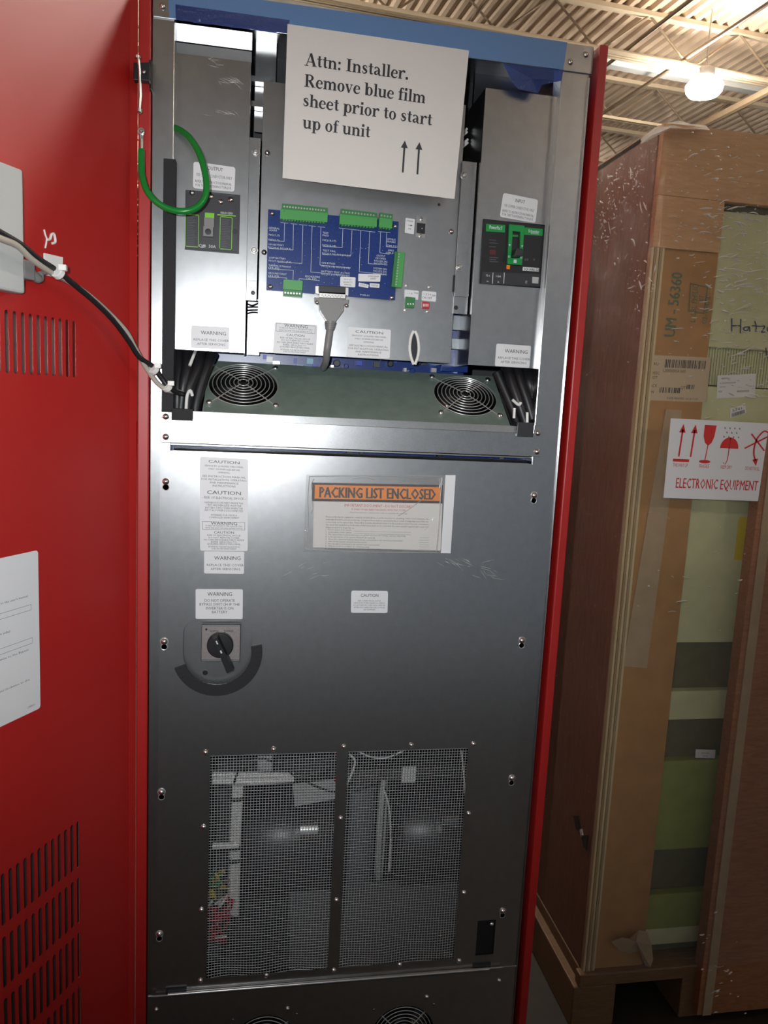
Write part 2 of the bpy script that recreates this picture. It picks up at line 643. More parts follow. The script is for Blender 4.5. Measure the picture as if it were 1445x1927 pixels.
jb = [bcoord(1100, 98, 5.45), bcoord(1190, 232, 5.45)]
step = (jb[1] - jb[0])
nj = max(1, round(step / 1.9))
st = step / nj
k = 0
bb = jb[0] - 2 * st
while bb < 26:
    joist(bb, 1 + k)
    bb += st
    k += 1
# tray / girder seen between the first joists, and cross bridging
def bar(name, p, q, r, mat, seg=8):
    mb = MB()
    mb.tube([p, q], r, seg)
    return struct(mb.build(name, mat, smooth=True))


b = bcoord(1214, 138, 5.6)
mb = MB()
mb.slab([bld(A0, b - .06, 5.6), bld(A1_, b - .06, 5.6), bld(A1_, b + .06, 5.6), bld(A0, b + .06, 5.6)], Z1, -0.07)
struct(mb.build('trim_40', 'off_grey'))
p = at_z(1380, 205, 5.3)
aa = p.dot(E1)
bar('trim_41', bld(aa, B0, 5.3), bld(aa, B1, 5.3), 0.05, 'joist_dark')
for i, (px, py) in enumerate(((900, 20), (1190, 85), (1290, 110))):
    aa = at_z(px, py, 5.5).dot(E1)
    bar('trim_%d' % (42 + i), bld(aa, B0, 5.5), bld(aa, B1, 5.5), 0.022, 'joist_dark')
bar('trim_50', bld(A0, bcoord(700, 12, 5.42), 5.42), bld(A1_, bcoord(700, 12, 5.42), 5.42), 0.03, 'joist')


def bay_light(name_pos, label, group=None):
    c = Vector(name_pos)
    t = thing('high_bay_light', c, label, 'ceiling light', group)
    mb = MB()
    mb.lathe([(0.17, 0.02), (0.20, 0.06), (0.21, 0.12), (0.17, 0.17), (0.001, 0.18)], c, Z1, 24)
    mb.build('lens', 'lamp', t, smooth=True)
    mb = MB()
    mb.lathe([(0.10, 0.185), (0.11, 0.22), (0.10, 0.30), (0.05, 0.33)], c, Z1, 20)
    mb.tube([c + Z1 * 0.32, Vector((c.x, c.y, ZC))], 0.01, 6)
    mb.build('ballast_housing', 'steel', t, smooth=True)


p = at_z(1325, 165, 5.15) - Z1 * 0.1
bay_light(p, 'glaring high bay lamp hanging under the roof deck')
LAMPS = [(3.2, 0.93, 3.62), (0.4, 3.6, 4.8), (9.5, -7.4, 4.8), (-4.6, -7.2, 4.8), (6.4, -7.4, 4.8), (-5.5, 2.0, 4.8), (12.6, 2.6, 4.8), (11.0, 8.8, 4.8), (-0.3, 9.0, 4.8), (5.0, 14.5, 4.8), (12.0, 15.0, 4.8), (-1.5, 14.5, 4.8), (18.0, 9.5, 4.8)]
for i, q in enumerate(LAMPS):
    bay_light(q, 'high bay lamp outside the picture, hung from the roof deck', 'lamps outside the picture')

# ================================================================== CABINET
YB = 0.78                      # cabinet depth
ZT = at(700, 32, 0).z          # top
XL, XR = 0.0, 0.6555
ROOT = thing('power_cabinet', (0.328, 0.39, 0.0), 'tall open red and galvanised steel power cabinet in the middle', 'electrical cabinet')
PT = lambda mb, name, mats, **k: mb.build(name, mats, ROOT, **k)
ztop = at(640, 24, 0).z
mb = MB(); mb.box(XL - 0.0185, XL - 0.0015, -0.004, YB, 0.06, ztop); PT(mb, 'side_panel', 'red', bevel=0.002)['label'] = 'red painted side panel edge beside the open door'
mb = MB(); mb.box(XR + 0.004, XR + 0.0185, -0.014, YB, 0.06, ztop); PT(mb, 'side_panel', 'red', bevel=0.002)['label'] = 'red painted side panel on the right'
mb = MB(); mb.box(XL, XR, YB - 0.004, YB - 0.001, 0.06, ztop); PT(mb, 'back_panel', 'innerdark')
mb = MB(); mb.box(XL, XR, 0.002, YB, ztop - 0.004, ztop - 0.001); PT(mb, 'roof_panel', 'galv_smooth')
mb = MB(); mb.box(XL, XR, 0.01, YB, 0.0, 0.06); PT(mb, 'plinth', 'black')
# posts (C-section uprights)
pl = at(328, 100).x
mb = MB()
mb.box(XL, pl, 0, 0.002, 0.06, ztop - .002)
mb.box(pl - .002, pl, 0.002, 0.035, 0.06, ztop - .002)
PT(mb, 'post', 'galv', bevel=0.0006)['label'] = 'galvanised left upright'
pr = at(1058, 130).x
mb = MB()
mb.box(pr, XR - 0.003, 0, 0.002, 0.06, ztop - .002)
mb.box(pr, pr + .002, 0.002, 0.035, 0.06, ztop - .002)
mb.box(XR - .005, XR - .003, -0.004, 0, 0.06, ztop - .045)
PT(mb, 'post', 'galv', bevel=0.0006)['label'] = 'galvanised right upright'
# top rail
zr0 = at(885, 111).z
mb = MB()
mb.box(XL + 0.001, XR - 0.0005, -0.003, -0.0005, zr0, ztop)
mb.box(XL + 0.001, XR - 0.0005, -0.0005, 0.03, ztop - 0.003, ztop)
PT(mb, 'top_rail', 'galv_smooth', bevel=0.0006)
for (x, y) in ((306, 12), (1073, 117), (1102, 103)):
    domed_screw(at(x, y, -0.003), NF, ROOT, 0.0042)
# crossbar
zb1 = at(640, 800).z; zb0 = at(640, 845).z; zbt = at(640, 786).z
xb0, xb1 = at(303, 810).x, at(1016, 840).x
mb = MB()
mb.box(xb0, xb1, -0.004, -0.0005, zb0, zb1)
mb.hexa([(pl, -0.004, zb1), (pr, -0.004, zb1), (pr, -0.0022, zbt), (pl, -0.0022, zbt), (pl, -0.002, zb1 - .002), (pr, -0.002, zb1 - .002), (pr, 0.0025, zbt - .002), (pl, 0.0025, zbt - .002)])
ztab = at(303, 772).z
mb.box(xb0, pl + .004, -0.004, -0.0005, zb1, ztab)
mb.box(pr - .003, xb1, -0.004, -0.0005, zb1, at(1010, 800).z)
mb.box(XL + .005, XR - .005, 0.004, YB - .01, zb0 - .004, zb0 - .001)
PT(mb, 'crossbar', 'galv', bevel=0.0005)
for (x, y) in ((312, 784), (312, 822), (1012, 815), (1010, 850)):
    domed_screw(at(x, y, -0.004), NF, ROOT, 0.0042)
# inner side walls of both bays
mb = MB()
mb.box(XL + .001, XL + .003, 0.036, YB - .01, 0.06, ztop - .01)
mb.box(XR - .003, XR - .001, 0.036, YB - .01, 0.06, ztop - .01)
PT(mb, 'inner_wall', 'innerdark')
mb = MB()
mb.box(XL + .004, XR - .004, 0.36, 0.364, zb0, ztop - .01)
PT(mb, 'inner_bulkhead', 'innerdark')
# bright bent strips in the head of the upper bay
mb = MB()
x0, x1 = at(331, 60, .06).x, at(475, 60, .06).x
for (ya, yb2) in ((44, 76), (80, 104)):
    z1 = at(400, ya + 8, .03).z; z0 = at(400, yb2 + 4, .03).z
    mb.hexa([(x0, .0395, z0), (x1, .0395, z0), (x1, .030, z1), (x0, .030, z1), (x0, .0425, z0), (x1, .0425, z0), (x1, .033, z1), (x0, .033, z1)])
PT(mb, 'head_flange', 'galv_smooth')
mb = MB()
xa = at(484, 100, .12).x
mb.box(xa - .002, xa + .03, 0.12, 0.124, at(500, 250, .12).z, at(500, 70, .12).z)
for py in (158, 205):
    z = at(484, py, .11).z
    mb.box(xa - .012, xa + .02, 0.10, 0.118, z, z + .008)
PT(mb, 'inner_bracket', 'galv_smooth')
# mounting strips either side of the control module
def mount_strip(x0p, x1p, ytop, ymid, ybot, hole):
    xa, xb = at(x0p[0], x0p[1], .028).x, at(x1p[0], x1p[1], .028).x
    z1, zm, z0 = [at(x0p[0], y, .028).z for y in (ytop, ymid, ybot)]
    mb = MB()
    mb.box(xa, xb, .028, .031, zm, z1)
    mb.box(xa, xb, .030, .033, z0, zm)
    mb.lathe([(.0034, 0), (.0034, .0004)], at(hole[0], hole[1], .0296), NF, 14, 1)
    PT(mb, 'mounting_strip', ['galv', 'black'], bevel=.0004)


mount_strip((468, 300), (489, 300), 258, 528, 565, (476, 551))
mount_strip((862, 440), (889, 440), 302, 558, 590, (858, 579))
for (x, y) in ((481, 286), (478, 471), (873, 330), (864, 503)):
    hexnut(at(x, y, .028), NF, ROOT)
# dark gap liner behind the strips
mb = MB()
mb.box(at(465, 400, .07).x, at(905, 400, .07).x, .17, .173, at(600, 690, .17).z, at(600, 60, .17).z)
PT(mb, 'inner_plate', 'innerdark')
# bottom panel with round fan cut-outs
zbp = at(600, 1848).z
FANS_LOW = [(497, 1966), (757, 1946)]
lo = [at(x, y) for x, y in FANS_LOW]
mb = MB()
loops = [[(XL + .002, 0.06), (XR - .003, 0.06), (XR - .003, zbp), (XL + .002, zbp)]]
for c in lo:
    loops.append([(c.x + .058 * math.cos(k * math.pi / 24), c.z + .058 * math.sin(k * math.pi / 24)) for k in range(48)])
mb.plate(loops, (0, -0.001, 0), X1, Z1, 0.0018)
PT(mb, 'bottom_panel', 'galv_smooth')
for (x, y) in ((294, 1900), (939, 1845), (541, 1898), (803, 1876)):
    domed_screw(at(x, y, -0.001), NF, ROOT, 0.0036)
# slanted fan shelf
pf = at(600, 788.5, 0.001); pb = at(600, 690, 0.115)
SU = X1
SW = (Vector((0, pb.y - pf.y, pb.z - pf.z))).normalized()
SN = SU.cross(SW)
if SN.dot(CAM - pf) < 0:
    SN = -SN
shx0, shx1 = at(387, 730, .06).x, at(944, 745, .06).x


def on_shelf(px, py):
    return at_plane(px, py, pf, SN)


FC = [on_shelf(458, 725), on_shelf(875, 746)]
L = (pb - pf).dot(SW)
mb = MB()
loops = [[(shx0, 0), (shx1, 0), (shx1, L), (shx0, L)]]
for c in FC:
    b = (c - pf).dot(SW)
    loops.append([(c.x + .054 * math.cos(k * math.pi / 24), b + .054 * math.sin(k * math.pi / 24)) for k in range(48)])
mb.plate(loops, (0, pf.y, pf.z), X1, SW, 0.0015)
mb.box(shx0, shx1, pb.y, .2, pb.z - .003, pb.z - .001)
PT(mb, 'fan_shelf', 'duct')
# hinge rod under the lower cover
mb = MB()
p, q = at(316, 1872, -0.008), at(920, 1823, -0.008)
mb.tube([p, q], 0.0036, 12)
p2, q2 = at(285, 1875.5, -0.008), at(945, 1820, -0.008)
mb.tube([p2, q2], 0.0014, 8)
mb.box(p.x - .004, p.x + .03, -0.006, -0.0005, p.z - .001, p.z + .012, 1)
mb.box(q.x - .03, q.x + .004, -0.006, -0.0005, q.z - .001, q.z + .012, 1)
PT(mb, 'hinge_rod', ['galv_smooth', 'charcoal'], smooth=True)

# ---------------------------------------------------------------- door (a part of the cabinet)
DA = math.radians(29.3)
HP = Vector((-0.0205, 0.0, 0.0))
DS = Vector((-math.sin(DA), -math.cos(DA), 0))
DN = Vector((math.cos(DA), -math.sin(DA), 0))


def on_door(px, py, lift=0.0):
    return at_plane(px, py, HP + DN * lift, DN)


def sz(px, py):
    p = on_door(px, py)
    return (p - HP).dot(DS), p.z


DZ0, DZ1 = 0.07, 1.93
s_r = sz(147.3, 1590)[0]
s_l = sz(20.6, 1690)[0]
pitch = (s_l - s_r) / 10
cols = [s_r + pitch * k for k in range(24)]
rows = [(sz(143, 604)[1], sz(144, 711)[1])]
za = sz(147, 1545)[1]; zb_ = sz(147, 1633)[1]; zc_ = sz(147, 1652)[1]
rp = za - zc_
for k in range(7):
    rows.append((za - rp * k, zb_ - rp * k))
rows = [(a, b) for a, b in rows if b > 0.1]


def slot(s, zt, zl, w):
    r = w / 2
    out = [(s + r * math.cos(t), zt - r + r * math.sin(t)) for t in [math.pi * i / 6 for i in range(7)]]
    out += [(s + r * math.cos(t), zl + r + r * math.sin(t)) for t in [math.pi + math.pi * i / 6 for i in range(7)]]
    return out


mb = MB()
s0 = sz(244, 500)[0]
loops = [[(s0, DZ0), (0.64, DZ0), (0.64, DZ1), (s0, DZ1)]]
for (zt, zl) in rows:
    for s in cols:
        loops.append(slot(s, zt, zl, pitch * 0.50))
# front face of plate is toward U x V ; choose U so that normal faces the cabinet side (DN)
mb.plate([[(-a, b) for a, b in lp][::-1] for lp in loops], HP, -DS, Z1, 0.0014)
# hinge-side bend of the pan
e0 = HP + DS * s0
e1 = Vector((-0.0192, -0.0042, 0))
for zz in (0,):
    mb.hexa([Vector((e0.x, e0.y, DZ0)), Vector((e1.x, e1.y, DZ0)), Vector((e1.x, e1.y, DZ1)), Vector((e0.x, e0.y, DZ1)),
             Vector((e0.x - .003, e0.y, DZ0)), Vector((e1.x - .003, e1.y, DZ0)), Vector((e1.x - .003, e1.y, DZ1)), Vector((e0.x - .003, e0.y, DZ1))])
door = PT(mb, 'door', 'red')
door['label'] = 'open red slotted cabinet door'
DOOR = sub(door, ROOT)


def doorplate(sa, sb, z0, z1, l0, l1, name, mat):
    mb = MB()
    D_ = lambda s, z, l: HP + DS * s + DN * l + Vector((0, 0, z))
    mb.hexa([D_(sb, z0, l1), D_(sa, z0, l1), D_(sa, z1, l1), D_(sb, z1, l1), D_(sb, z0, l0), D_(sa, z0, l0), D_(sa, z1, l0), D_(sb, z1, l0)])
    return mb.build(name, mat, DOOR)


doorplate(cols[0] - .02, cols[-1] + .02, rows[0][1] - .02, rows[0][0] + .02, -.016, -.013, 'air_filter', 'galv')['label'] = 'grey filter behind the upper slots'
doorplate(cols[0] - .02, cols[-1] + .02, rows[-1][1] - .02, rows[1][0] + .02, -.020, -.017, 'air_filter', 'innerdark')['label'] = 'dark filter behind the lower slots'
ins = [on_door(-130, 1096, .0006), on_door(70, 1035, .0006), on_door(75, 1332, .0006), on_door(-130, 1430, .0006)]
# keep the sheet a true rectangle on the door
sR, zT_ = sz(70.5, 1035); zB_ = sz(75, 1332)[1]; sL = sR + 0.20


def D(s, z, lift=0.0006):
    return HP + DS * s + DN * lift + Vector((0, 0, z))


ins = [D(sL, zT_), D(sR, zT_), D(sR, zB_), D(sL, zB_)]
sticker('instruction_sheet', ins, DOOR, [
    ('NORMAL OPERATION: close the unit door.', .50, .21, .012, 2, {'align': 'R'}),
    ('1. Close the output circuit breaker', .44, .27, .012, 2, {'align': 'R'}),
    ('For complete details of start up, refer to the user\'s manual', .905, .27, .0125, 2, {'align': 'R', 'width': .62}),
    ('BYPASS OPERATION', .62, .352, .013, 1, {'align': 'R'}),
    ('Close the INPUT BREAKER (right side)', .76, .45, .0125, 1, {'align': 'R', 'width': .5}),
    ('Turn the switch and close the door', .59, .54, .012, 2, {'align': 'R', 'width': .45}),
    ('Turn the switch counterclockwise to the Bypass', .905, .602, .013, 2, {'align': 'R', 'width': .6}),
    ('Turn the bypass switch counterclockwise to the', .91, .792, .0125, 2, {'align': 'R', 'width': .6}),
    ('LX00010', .95, .965, .011, 2, {'align': 'R'})],
    frames=[(.02, .322, .935, .357, .0018, 1), (.02, .53, .94, .566, .0018, 1)], mats=('paper', 'ink', 'greyink'), r=.02,
    label='white printed instruction sheet on the door')
tq = [D(sz(80, 480)[0], sz(80, 476)[1]), D(sz(115, 485)[0], sz(115, 484)[1]), D(sz(114, 520)[0], sz(114, 526)[1]), D(sz(80, 520)[0], sz(80, 517)[1])]
mb = MB()
mb.slab([p + DN * .003 for p in tq], DN, .003)
mb.build('cable_tie_mount', 'white_plastic', DOOR, bevel=.0008)
mb = MB()
mk = [on_door(83, 432, .001), on_door(85, 441, .001), on_door(88, 449, .001), on_door(87, 458, .001), on_door(85, 467, .001)]
mb.tube(mk, .0011, 6)
mb.tube(catmull([on_door(88, 451, .001), on_door(94, 450, .001), on_door(97, 441, .001), on_door(102, 441, .001), on_door(104, 455, .001), on_door(98, 458, .001)], 4), .0016, 6)
mb.build('glue_smear', 'white_plastic', DOOR, smooth=True)
# door stop bracket with its rod
mb = MB()
bq = pxq([(251, 117), (282, 117), (282, 152), (251, 150)], -0.03)
mb.slab(bq, NF, 0.012, 0)
bq = pxq([(280, 112), (286, 112), (286, 168), (281, 168)], -0.012)
mb.slab(bq, NF, 0.012, 0)
mb.lathe([(.0028, 0), (.0028, .002), (.0005, .003)], at(271, 136, -.0305), NF, 12, 1)
PT(mb, 'door_stop_bracket', ['black', 'steel'], bevel=.0012)
mb = MB()
mb.tube([at(260, 106, -.034), at(262.5, 130, -.034), at(263, 152, -.032), at(263.5, 180, -.03), at(262, 206, -.03)], [.002, .0022, .0022, .0028, .002], 8)
mb.lathe([(.004, 0), (.004, .004), (.002, .006)], at(262, 205, -.03), -Z1, 10)
mb.lathe([(.0042, 0), (.0042, .003)], at(259, 110, -.034), Z1, 10)
PT(mb, 'door_stop_rod', 'chrome', smooth=True)

# ================================================================== COVERS
def cut(px0, px1, Y):
    a, b = at(*px0, Y), at(*px1, Y)
    return a.x, b.x, b.z, a.z  # x0,x1,z0,z1


# --- output breaker cover (left)
YC = 0.014
ox0, ox1 = at(326, 400, YC).x, at(466, 400, YC).x
oz1, oz0 = at(400, 108, YC).z, at(400, 661, YC).z
OC = thing('breaker_cover', ((ox0 + ox1) / 2, YC + .05, oz0), 'tall galvanised cover round the output breaker', 'cover panel')
bx0, bx1, bz0, bz1 = cut((349, 357), (447, 478), YC)
bx1 = at(451, 420, YC).x
mb = MB()
mb.plate([rr2(ox0, ox1, oz0, oz1, .006, 5, (0, 0, 1, 0)), [(bx0, bz0), (bx1, bz0), (bx1, bz1), (bx0, bz1)]], (0, YC, 0), X1, Z1, .0016)
mb.box(ox1 - .0016, ox1, YC + .0016, YC + .11, oz0, oz1)
mb.box(ox0, ox1 - .002, YC + .0016, YC + .11, oz1 - .0016, oz1)
mb.build('cover_body', 'galv', OC)
sticker('output_label', pxq([(364, 304), (443, 315), (441, 361), (363, 354)], YC), OC, [
    ('OUTPUT', .52, .24, .14, 1, {'width': .37}), ('USE COPPER CONDUCTOR ONLY', .5, .53, .115, 2, {'width': .86}),
    ('REFER TO INSTRUCTION MANUAL', .49, .77, .10, 2, {'width': .88}), ('FOR THE TIGHTENING TORQUE', .49, .92, .10, 2, {'width': .86})], r=.1, label='white OUTPUT label')
WREP = [('WARNING', .58, .37, .155, 1, {'width': .66}), ('REPLACE THIS COVER', .53, .66, .1, 2, {'width': .92}), ('AFTER SERVICING', .53, .84, .1, 2, {'width': .74})]
sticker('warning_label', pxq([(360, 612), (432, 616), (431, 658), (359, 655)], YC), OC, WREP, r=.05, label='white WARNING replace this cover label')
# --- input breaker cover (right)
YR = 0.014
ix0, ix1 = at(899, 400, YR).x, pr + .012
iz1, iz0 = at(960, 171, YR).z, at(960, 691, YR).z
IC = thing('breaker_cover', ((ix0 + ix1) / 2, YR + .05, iz0), 'tall galvanised cover round the green-fronted input breaker', 'cover panel')
bx = cut((908, 412), (1014, 541), YR)
jx0, jx1 = at(905, 470, YR).x, at(1021, 480, YR).x
jz1, jz0 = at(960, 417, YR).z, at(960, 538, YR).z
mb = MB()
mb.plate([[(ix0, iz0), (ix1, iz0), (ix1, iz1), (ix0, iz1)], [(jx0, jz0), (jx1, jz0), (jx1, jz1), (jx0, jz1)]], (0, YR, 0), X1, Z1, .0016)
mb.box(ix0, ix0 + .0016, YR + .0016, YR + .11, iz0, iz1)
mb.box(ix0 + .0016, ix1, YR + .0016, YR + .11, iz1 - .0016, iz1)
mb.build('cover_body', 'galv', IC)
sticker('input_label', pxq([(947, 363), (1012.5, 376), (1007, 420), (940, 408)], YR), IC, [
    ('INPUT', .5, .28, .14, 1, {'width': .27}), ('USE COPPER CONDUCTOR ONLY', .5, .55, .115, 2, {'width': .86}),
    ('REFER TO INSTRUCTION MANUAL', .49, .77, .10, 2, {'width': .88}), ('FOR THE TIGHTENING TORQUE', .49, .92, .10, 2, {'width': .86})], r=.1, label='white INPUT label')
sticker('warning_label', pxq([(934, 646.5), (999, 651), (996, 692.5), (931, 689)], YR), IC, WREP, r=.07, label='white WARNING replace this cover label')
# back wall of the right bay behind the cover top
mb = MB()
mb.box(at(897, 140, .12).x, XR - .004, .13, .133, at(960, 220, .13).z, at(960, 110, .13).z)
mb.build('head_plate', 'galv_smooth', ROOT)

# ================================================================== CONTROL MODULE
YM = 0.034
mx0, mx1 = at(490, 400, YM).x, at(854.5, 560, YM).x
mz1, mz0 = at(520, 155, YM).z, at(600, 669, YM).z
CMOD = thing('control_module', ((mx0 + mx1) / 2, YM + .04, mz0), 'galvanised control module panel carrying the blue circuit board', 'control panel')
mb = MB()
mb.box(mx0, mx1, YM, YM + .0016, mz0, mz1)
mb.box(mx0, mx0 + .0016, YM + .0016, YM + .1, mz0, mz1)
mb.box(mx1 - .0016, mx1, YM + .0016, YM + .1, mz0, mz1)
mb.box(mx0, mx1, YM + .0016, YM + .1, mz1 - .0016, mz1)
c = at(826, 385, YM - .0003)
mb.lathe([(.0022, 0), (.0022, .0002)], c, NF, 12, 1)
z0, z1 = at(848, 549, YM).z, at(848, 517, YM).z
mb.box(mx1 - .004, mx1 - .001, YM - .0003, YM + .0005, z0, z1, 1)
mb.build('panel', ['galv', 'black'], CMOD, bevel=.0004)
for (x, y) in ((503, 288), (497, 475), (849, 436)):
    domed_screw(at(x, y, YM), NF, CMOD, .0036, 'rivet')
for (x, y) in ((765, 537), (763, 583), (808, 540), (805, 586)):
    hexnut(at(x, y, YM), NF, CMOD, .0028)
CA = [('CAUTION', .5, .18, .085, 1, {'width': .64}), ('SERVICE BY QUALIFIED PERSONNEL', .5, .30, .05, 2, {'width': .80}), ('ONLY. DE-ENERGIZE BEFORE', .5, .40, .05, 2, {'width': .66}), ('OPENING.', .5, .50, .05, 2, {'width': .25}),
      ('SEE INSTRUCTION MANUAL', .5, .64, .06, 2, {'width': .9}), ('FOR INSTALLATION, OPERATING', .5, .74, .06, 2, {'width': .93}), ('AND MAINTENANCE', .5, .84, .06, 2, {'width': .6}), ('INSTRUCTIONS', .5, .94, .06, 2, {'width': .48})]
CC = [('WARNING', .5, .13, .10, 1, {'width': .55}), ('TO REDUCE THE RISK OF FIRE, REPLACE ONLY', .5, .19, .045, 2, {'width': .78}), ('WITH THE SAME TYPE AND RATING OF FUSE', .5, .265, .045, 2, {'width': .78}),
      ('CAUTION', .5, .42, .075, 1, {'width': .42}), ('RISK OF ELECTRICAL SHOCK', .5, .51, .055, 2, {'width': .7}), ('DO NOT REMOVE COVER', .5, .585, .055, 2, {'width': .64}), ('NO USER SERVICEABLE PARTS INSIDE', .5, .66, .055, 2, {'width': .84}),
      ('REFER SERVICING TO', .5, .73, .05, 2, {'width': .54}), ('QUALIFIED SERVICE PERSONNEL', .5, .80, .055, 2, {'width': .7}), ('INTENDED FOR INSTALLATION IN', .5, .89, .05, 2, {'width': .65}), ('A PROTECTED ENVIRONMENT', .5, .955, .05, 2, {'width': .52})]
CF = [(.04, .03, .955, .29, .008, 1)]
sticker('warning_label', pxq([(517, 606), (597, 612), (594.5, 669), (513, 664.5)], YM), CMOD, CC, frames=CF, r=.05, label='white boxed WARNING and CAUTION label')
sticker('caution_label', pxq([(654.5, 615), (735.5, 620.5), (733, 675), (651.5, 671)], YM), CMOD, CA, r=.05, label='white CAUTION service label')
# white edged finger slot
mb = MB()
cz = [at(779, y, YM) for y in (623, 635, 655, 672, 686)]
for sx, w in ((-1, (0.001, .0055, .0075, .0055, .001)), (1, (0.001, .0055, .0075, .0055, .001))):
    mb.tube(catmull([p + X1 * sx * ww + NF * .002 for p, ww in zip(cz, w)], 6), .0024, 8, 0)
prof = catmull([p for p in cz], 6)
ws = [math.sin(math.pi * i / (len(prof) - 1)) * .0072 for i in range(len(prof))]
for i in range(len(prof) - 1):
    mb.face([prof[i] - X1 * ws[i] + NF * .0004, prof[i] + X1 * ws[i] + NF * .0004, prof[i + 1] + X1 * ws[i + 1] + NF * .0004, prof[i + 1] - X1 * ws[i + 1] + NF * .0004], 1)
mb.build('edged_slot', ['white_plastic', 'black'], CMOD, smooth=True)['label'] = 'dark slot edged with white trim'
# ethernet jack
mb = MB()
mb.slab(pxq([(784, 408), (801.5, 411), (800, 449), (782, 446)], YM - .001), NF, .001, 0)
mb.slab(pxq([(785, 419), (800.5, 421), (799.5, 440), (784, 438)], YM - .0025), NF, .0015, 1)
for (x, y) in ((793, 413), (791, 444)):
    mb.lathe([(.0028, 0), (.0028, .0008), (.001, .0016)], at(x, y, YM - .001), NF, 12, 2)
mb.slab(pxq([(793, 429), (795.5, 429), (795.5, 431), (793, 431)], YM - .0027), NF, .0002, 2)
mb.build('network_jack', ['steel', 'black', 'chrome'], CMOD)


def arrow_extra(mb, P, l, asp):
    mb.face([P(.3, .47, l), P(.62, .47, l), P(.62, .44, l), P(.3, .44, l)], 1)
    mb.face([P(.58, .52, l), P(.78, .455, l), P(.58, .39, l)], 1)


sticker('network_label', pxq([(763, 410), (780.5, 412.5), (778.5, 441), (761.5, 438)], YM), CMOD, [('ETHERNET', .5, .22, .09, 1, {'width': .7}), ('RJ45', .5, .72, .08, 2, {'width': .3})], r=.05, extra=arrow_extra, label='white ETHERNET label')
sticker('port_label', pxq([(761, 544.5), (788, 547.5), (786.5, 564.5), (760.5, 560)], YM), CMOD, [('- + A', .4, .5, .2, 1), ('RS485', .82, .35, .15, 1)], r=.1, label='white terminal label')
sticker('port_label', pxq([(794, 547.5), (821, 549.5), (820, 568), (793, 565.5)], YM), CMOD, [('1 2 3 4', .38, .42, .2, 2), ('ON OFF', .38, .78, .2, 2), ('SW', .82, .5, .2, 1)], r=.1, label='white switch label')
mb = MB()
mb.slab(pxq([(764, 558), (781.5, 560), (779.5, 578.5), (762, 577)], YM - .007), NF, .007, 0)
for k in range(3):
    x = 767.5 + k * 5
    mb.slab(pxq([(x - 1.3, 570.5), (x + 1.3, 570.8), (x + 1.3, 573.5), (x - 1.3, 573.2)], YM - .0074), NF, .0004, 1)
mb.slab(pxq([(762, 576.5), (779.5, 578), (779.5, 579.5), (762, 578)], YM - .008), NF, .008, 0)
mb.build('terminal_plug', ['green_dark', 'white_plastic'], CMOD, bevel=.0004)
mb = MB()
mb.slab(pxq([(795, 567.5), (808.5, 569), (807.5, 581.5), (794.5, 580)], YM - .004), NF, .004, 0)
for k in range(4):
    x = 797 + k * 2.8
    mb.slab(pxq([(x - .7, 571.5), (x + .7, 571.7), (x + .5, 577), (x - .9, 576.8)], YM - .0044), NF, .0004, 1)
mb.build('dip_switch', ['red_plastic', 'white_plastic'], CMOD)

# ================================================================== CIRCUIT BOARD
YP = YM - 0.010
PQ = pxq([(504.5, 393.5), (750, 417), (743, 565), (501, 546)], YP)
PCB = thing('circuit_board', at(620, 556, YP), 'blue circuit board with green terminal blocks on the control module', 'circuit board')
PP, PN, PA = quadmap(PQ)
TLp, TRp, BRp, BLp = PQ


def uv5(cx, cy):
    """zoomed-view position on the board -> board u,v"""
    p = at(480 + cx * .22145, 350 + cy * .22145, YP)
    u = (p - TLp).dot((TRp - TLp)) / (TRp - TLp).length_squared
    v = (p - TLp).dot((BLp - TLp)) / (BLp - TLp).length_squared
    return u, v


items = [("GENERAL", 115, 362), ("ALARM", 118, 382), ("NC(1,3)", 115, 420), ("NO(1,2)", 113, 462), ("ON BATTERY", 112, 502), ("NC(4,6) NO(4,5)", 110, 527), ("LOW BATTERY", 115, 615), ("NC(7,9) NO(7,8)", 112, 640),
         ("THERMAL RUNAWAY", 110, 680), ("(34,35)", 110, 699), ("GROUND FAULT", 108, 745), ("(32,33)", 108, 768), ("SMOKE/FIRE", 420, 770), ("(36,37)", 428, 790), ("TEST", 572, 400), ("PASS", 572, 422), ("NC(16,17)", 572, 462),
         ("NO(16,18)", 570, 505), ("TEST FAIL", 570, 550), ("NC(19,20) NO(19,21)", 568, 575), ("ON BYPASS", 563, 655), ("NC(13,14) NO(13,15)", 562, 682), ("BATTERY TEST ACTIVE", 560, 727), ("NC(10,11) NO(10,12)", 558, 750),
         ("OUTPUT", 1030, 590), ("CB OPEN", 1020, 612), ("NC(25,26)", 1010, 634), ("NO(25,27)", 1008, 656), ("SYSTEM ON", 1003, 698), ("NC(22,23)", 1003, 720), ("NO(22,24)", 1003, 742), ("OPTBUS", 1118, 450), ("ENABLE", 1118, 470), ("(30,31)", 1120, 505), ("GPIO", 1128, 545), ("(28,29)", 1112, 565), ("PWR-01", 890, 925)]
traces = [[(250, 310), (245, 470), (120, 462)], [(325, 320), (320, 542), (115, 530)], [(405, 330), (395, 655), (190, 645)], [(483, 335), (470, 728), (800, 755)], [(558, 345), (548, 668), (810, 690)], [(745, 360), (738, 518), (575, 509)], [(822, 370), (812, 585), (568, 578)],
          [(897, 375), (882, 722), (1110, 745)], [(973, 380), (960, 652), (1110, 662)], [(1065, 385), (1058, 560), (1140, 572)], [(1118, 385), (1112, 508), (1200, 515)], [(110, 703), (322, 715), (318, 795)], [(108, 772), (265, 780), (265, 800)], [(370, 800), (370, 785), (545, 800)],
          [(215, 310), (280, 316)], [(300, 318), (358, 324)], [(372, 326), (440, 332)], [(455, 334), (515, 340)], [(530, 342), (595, 348)], [(712, 352), (1020, 385)], [(1045, 380), (1148, 388)]]
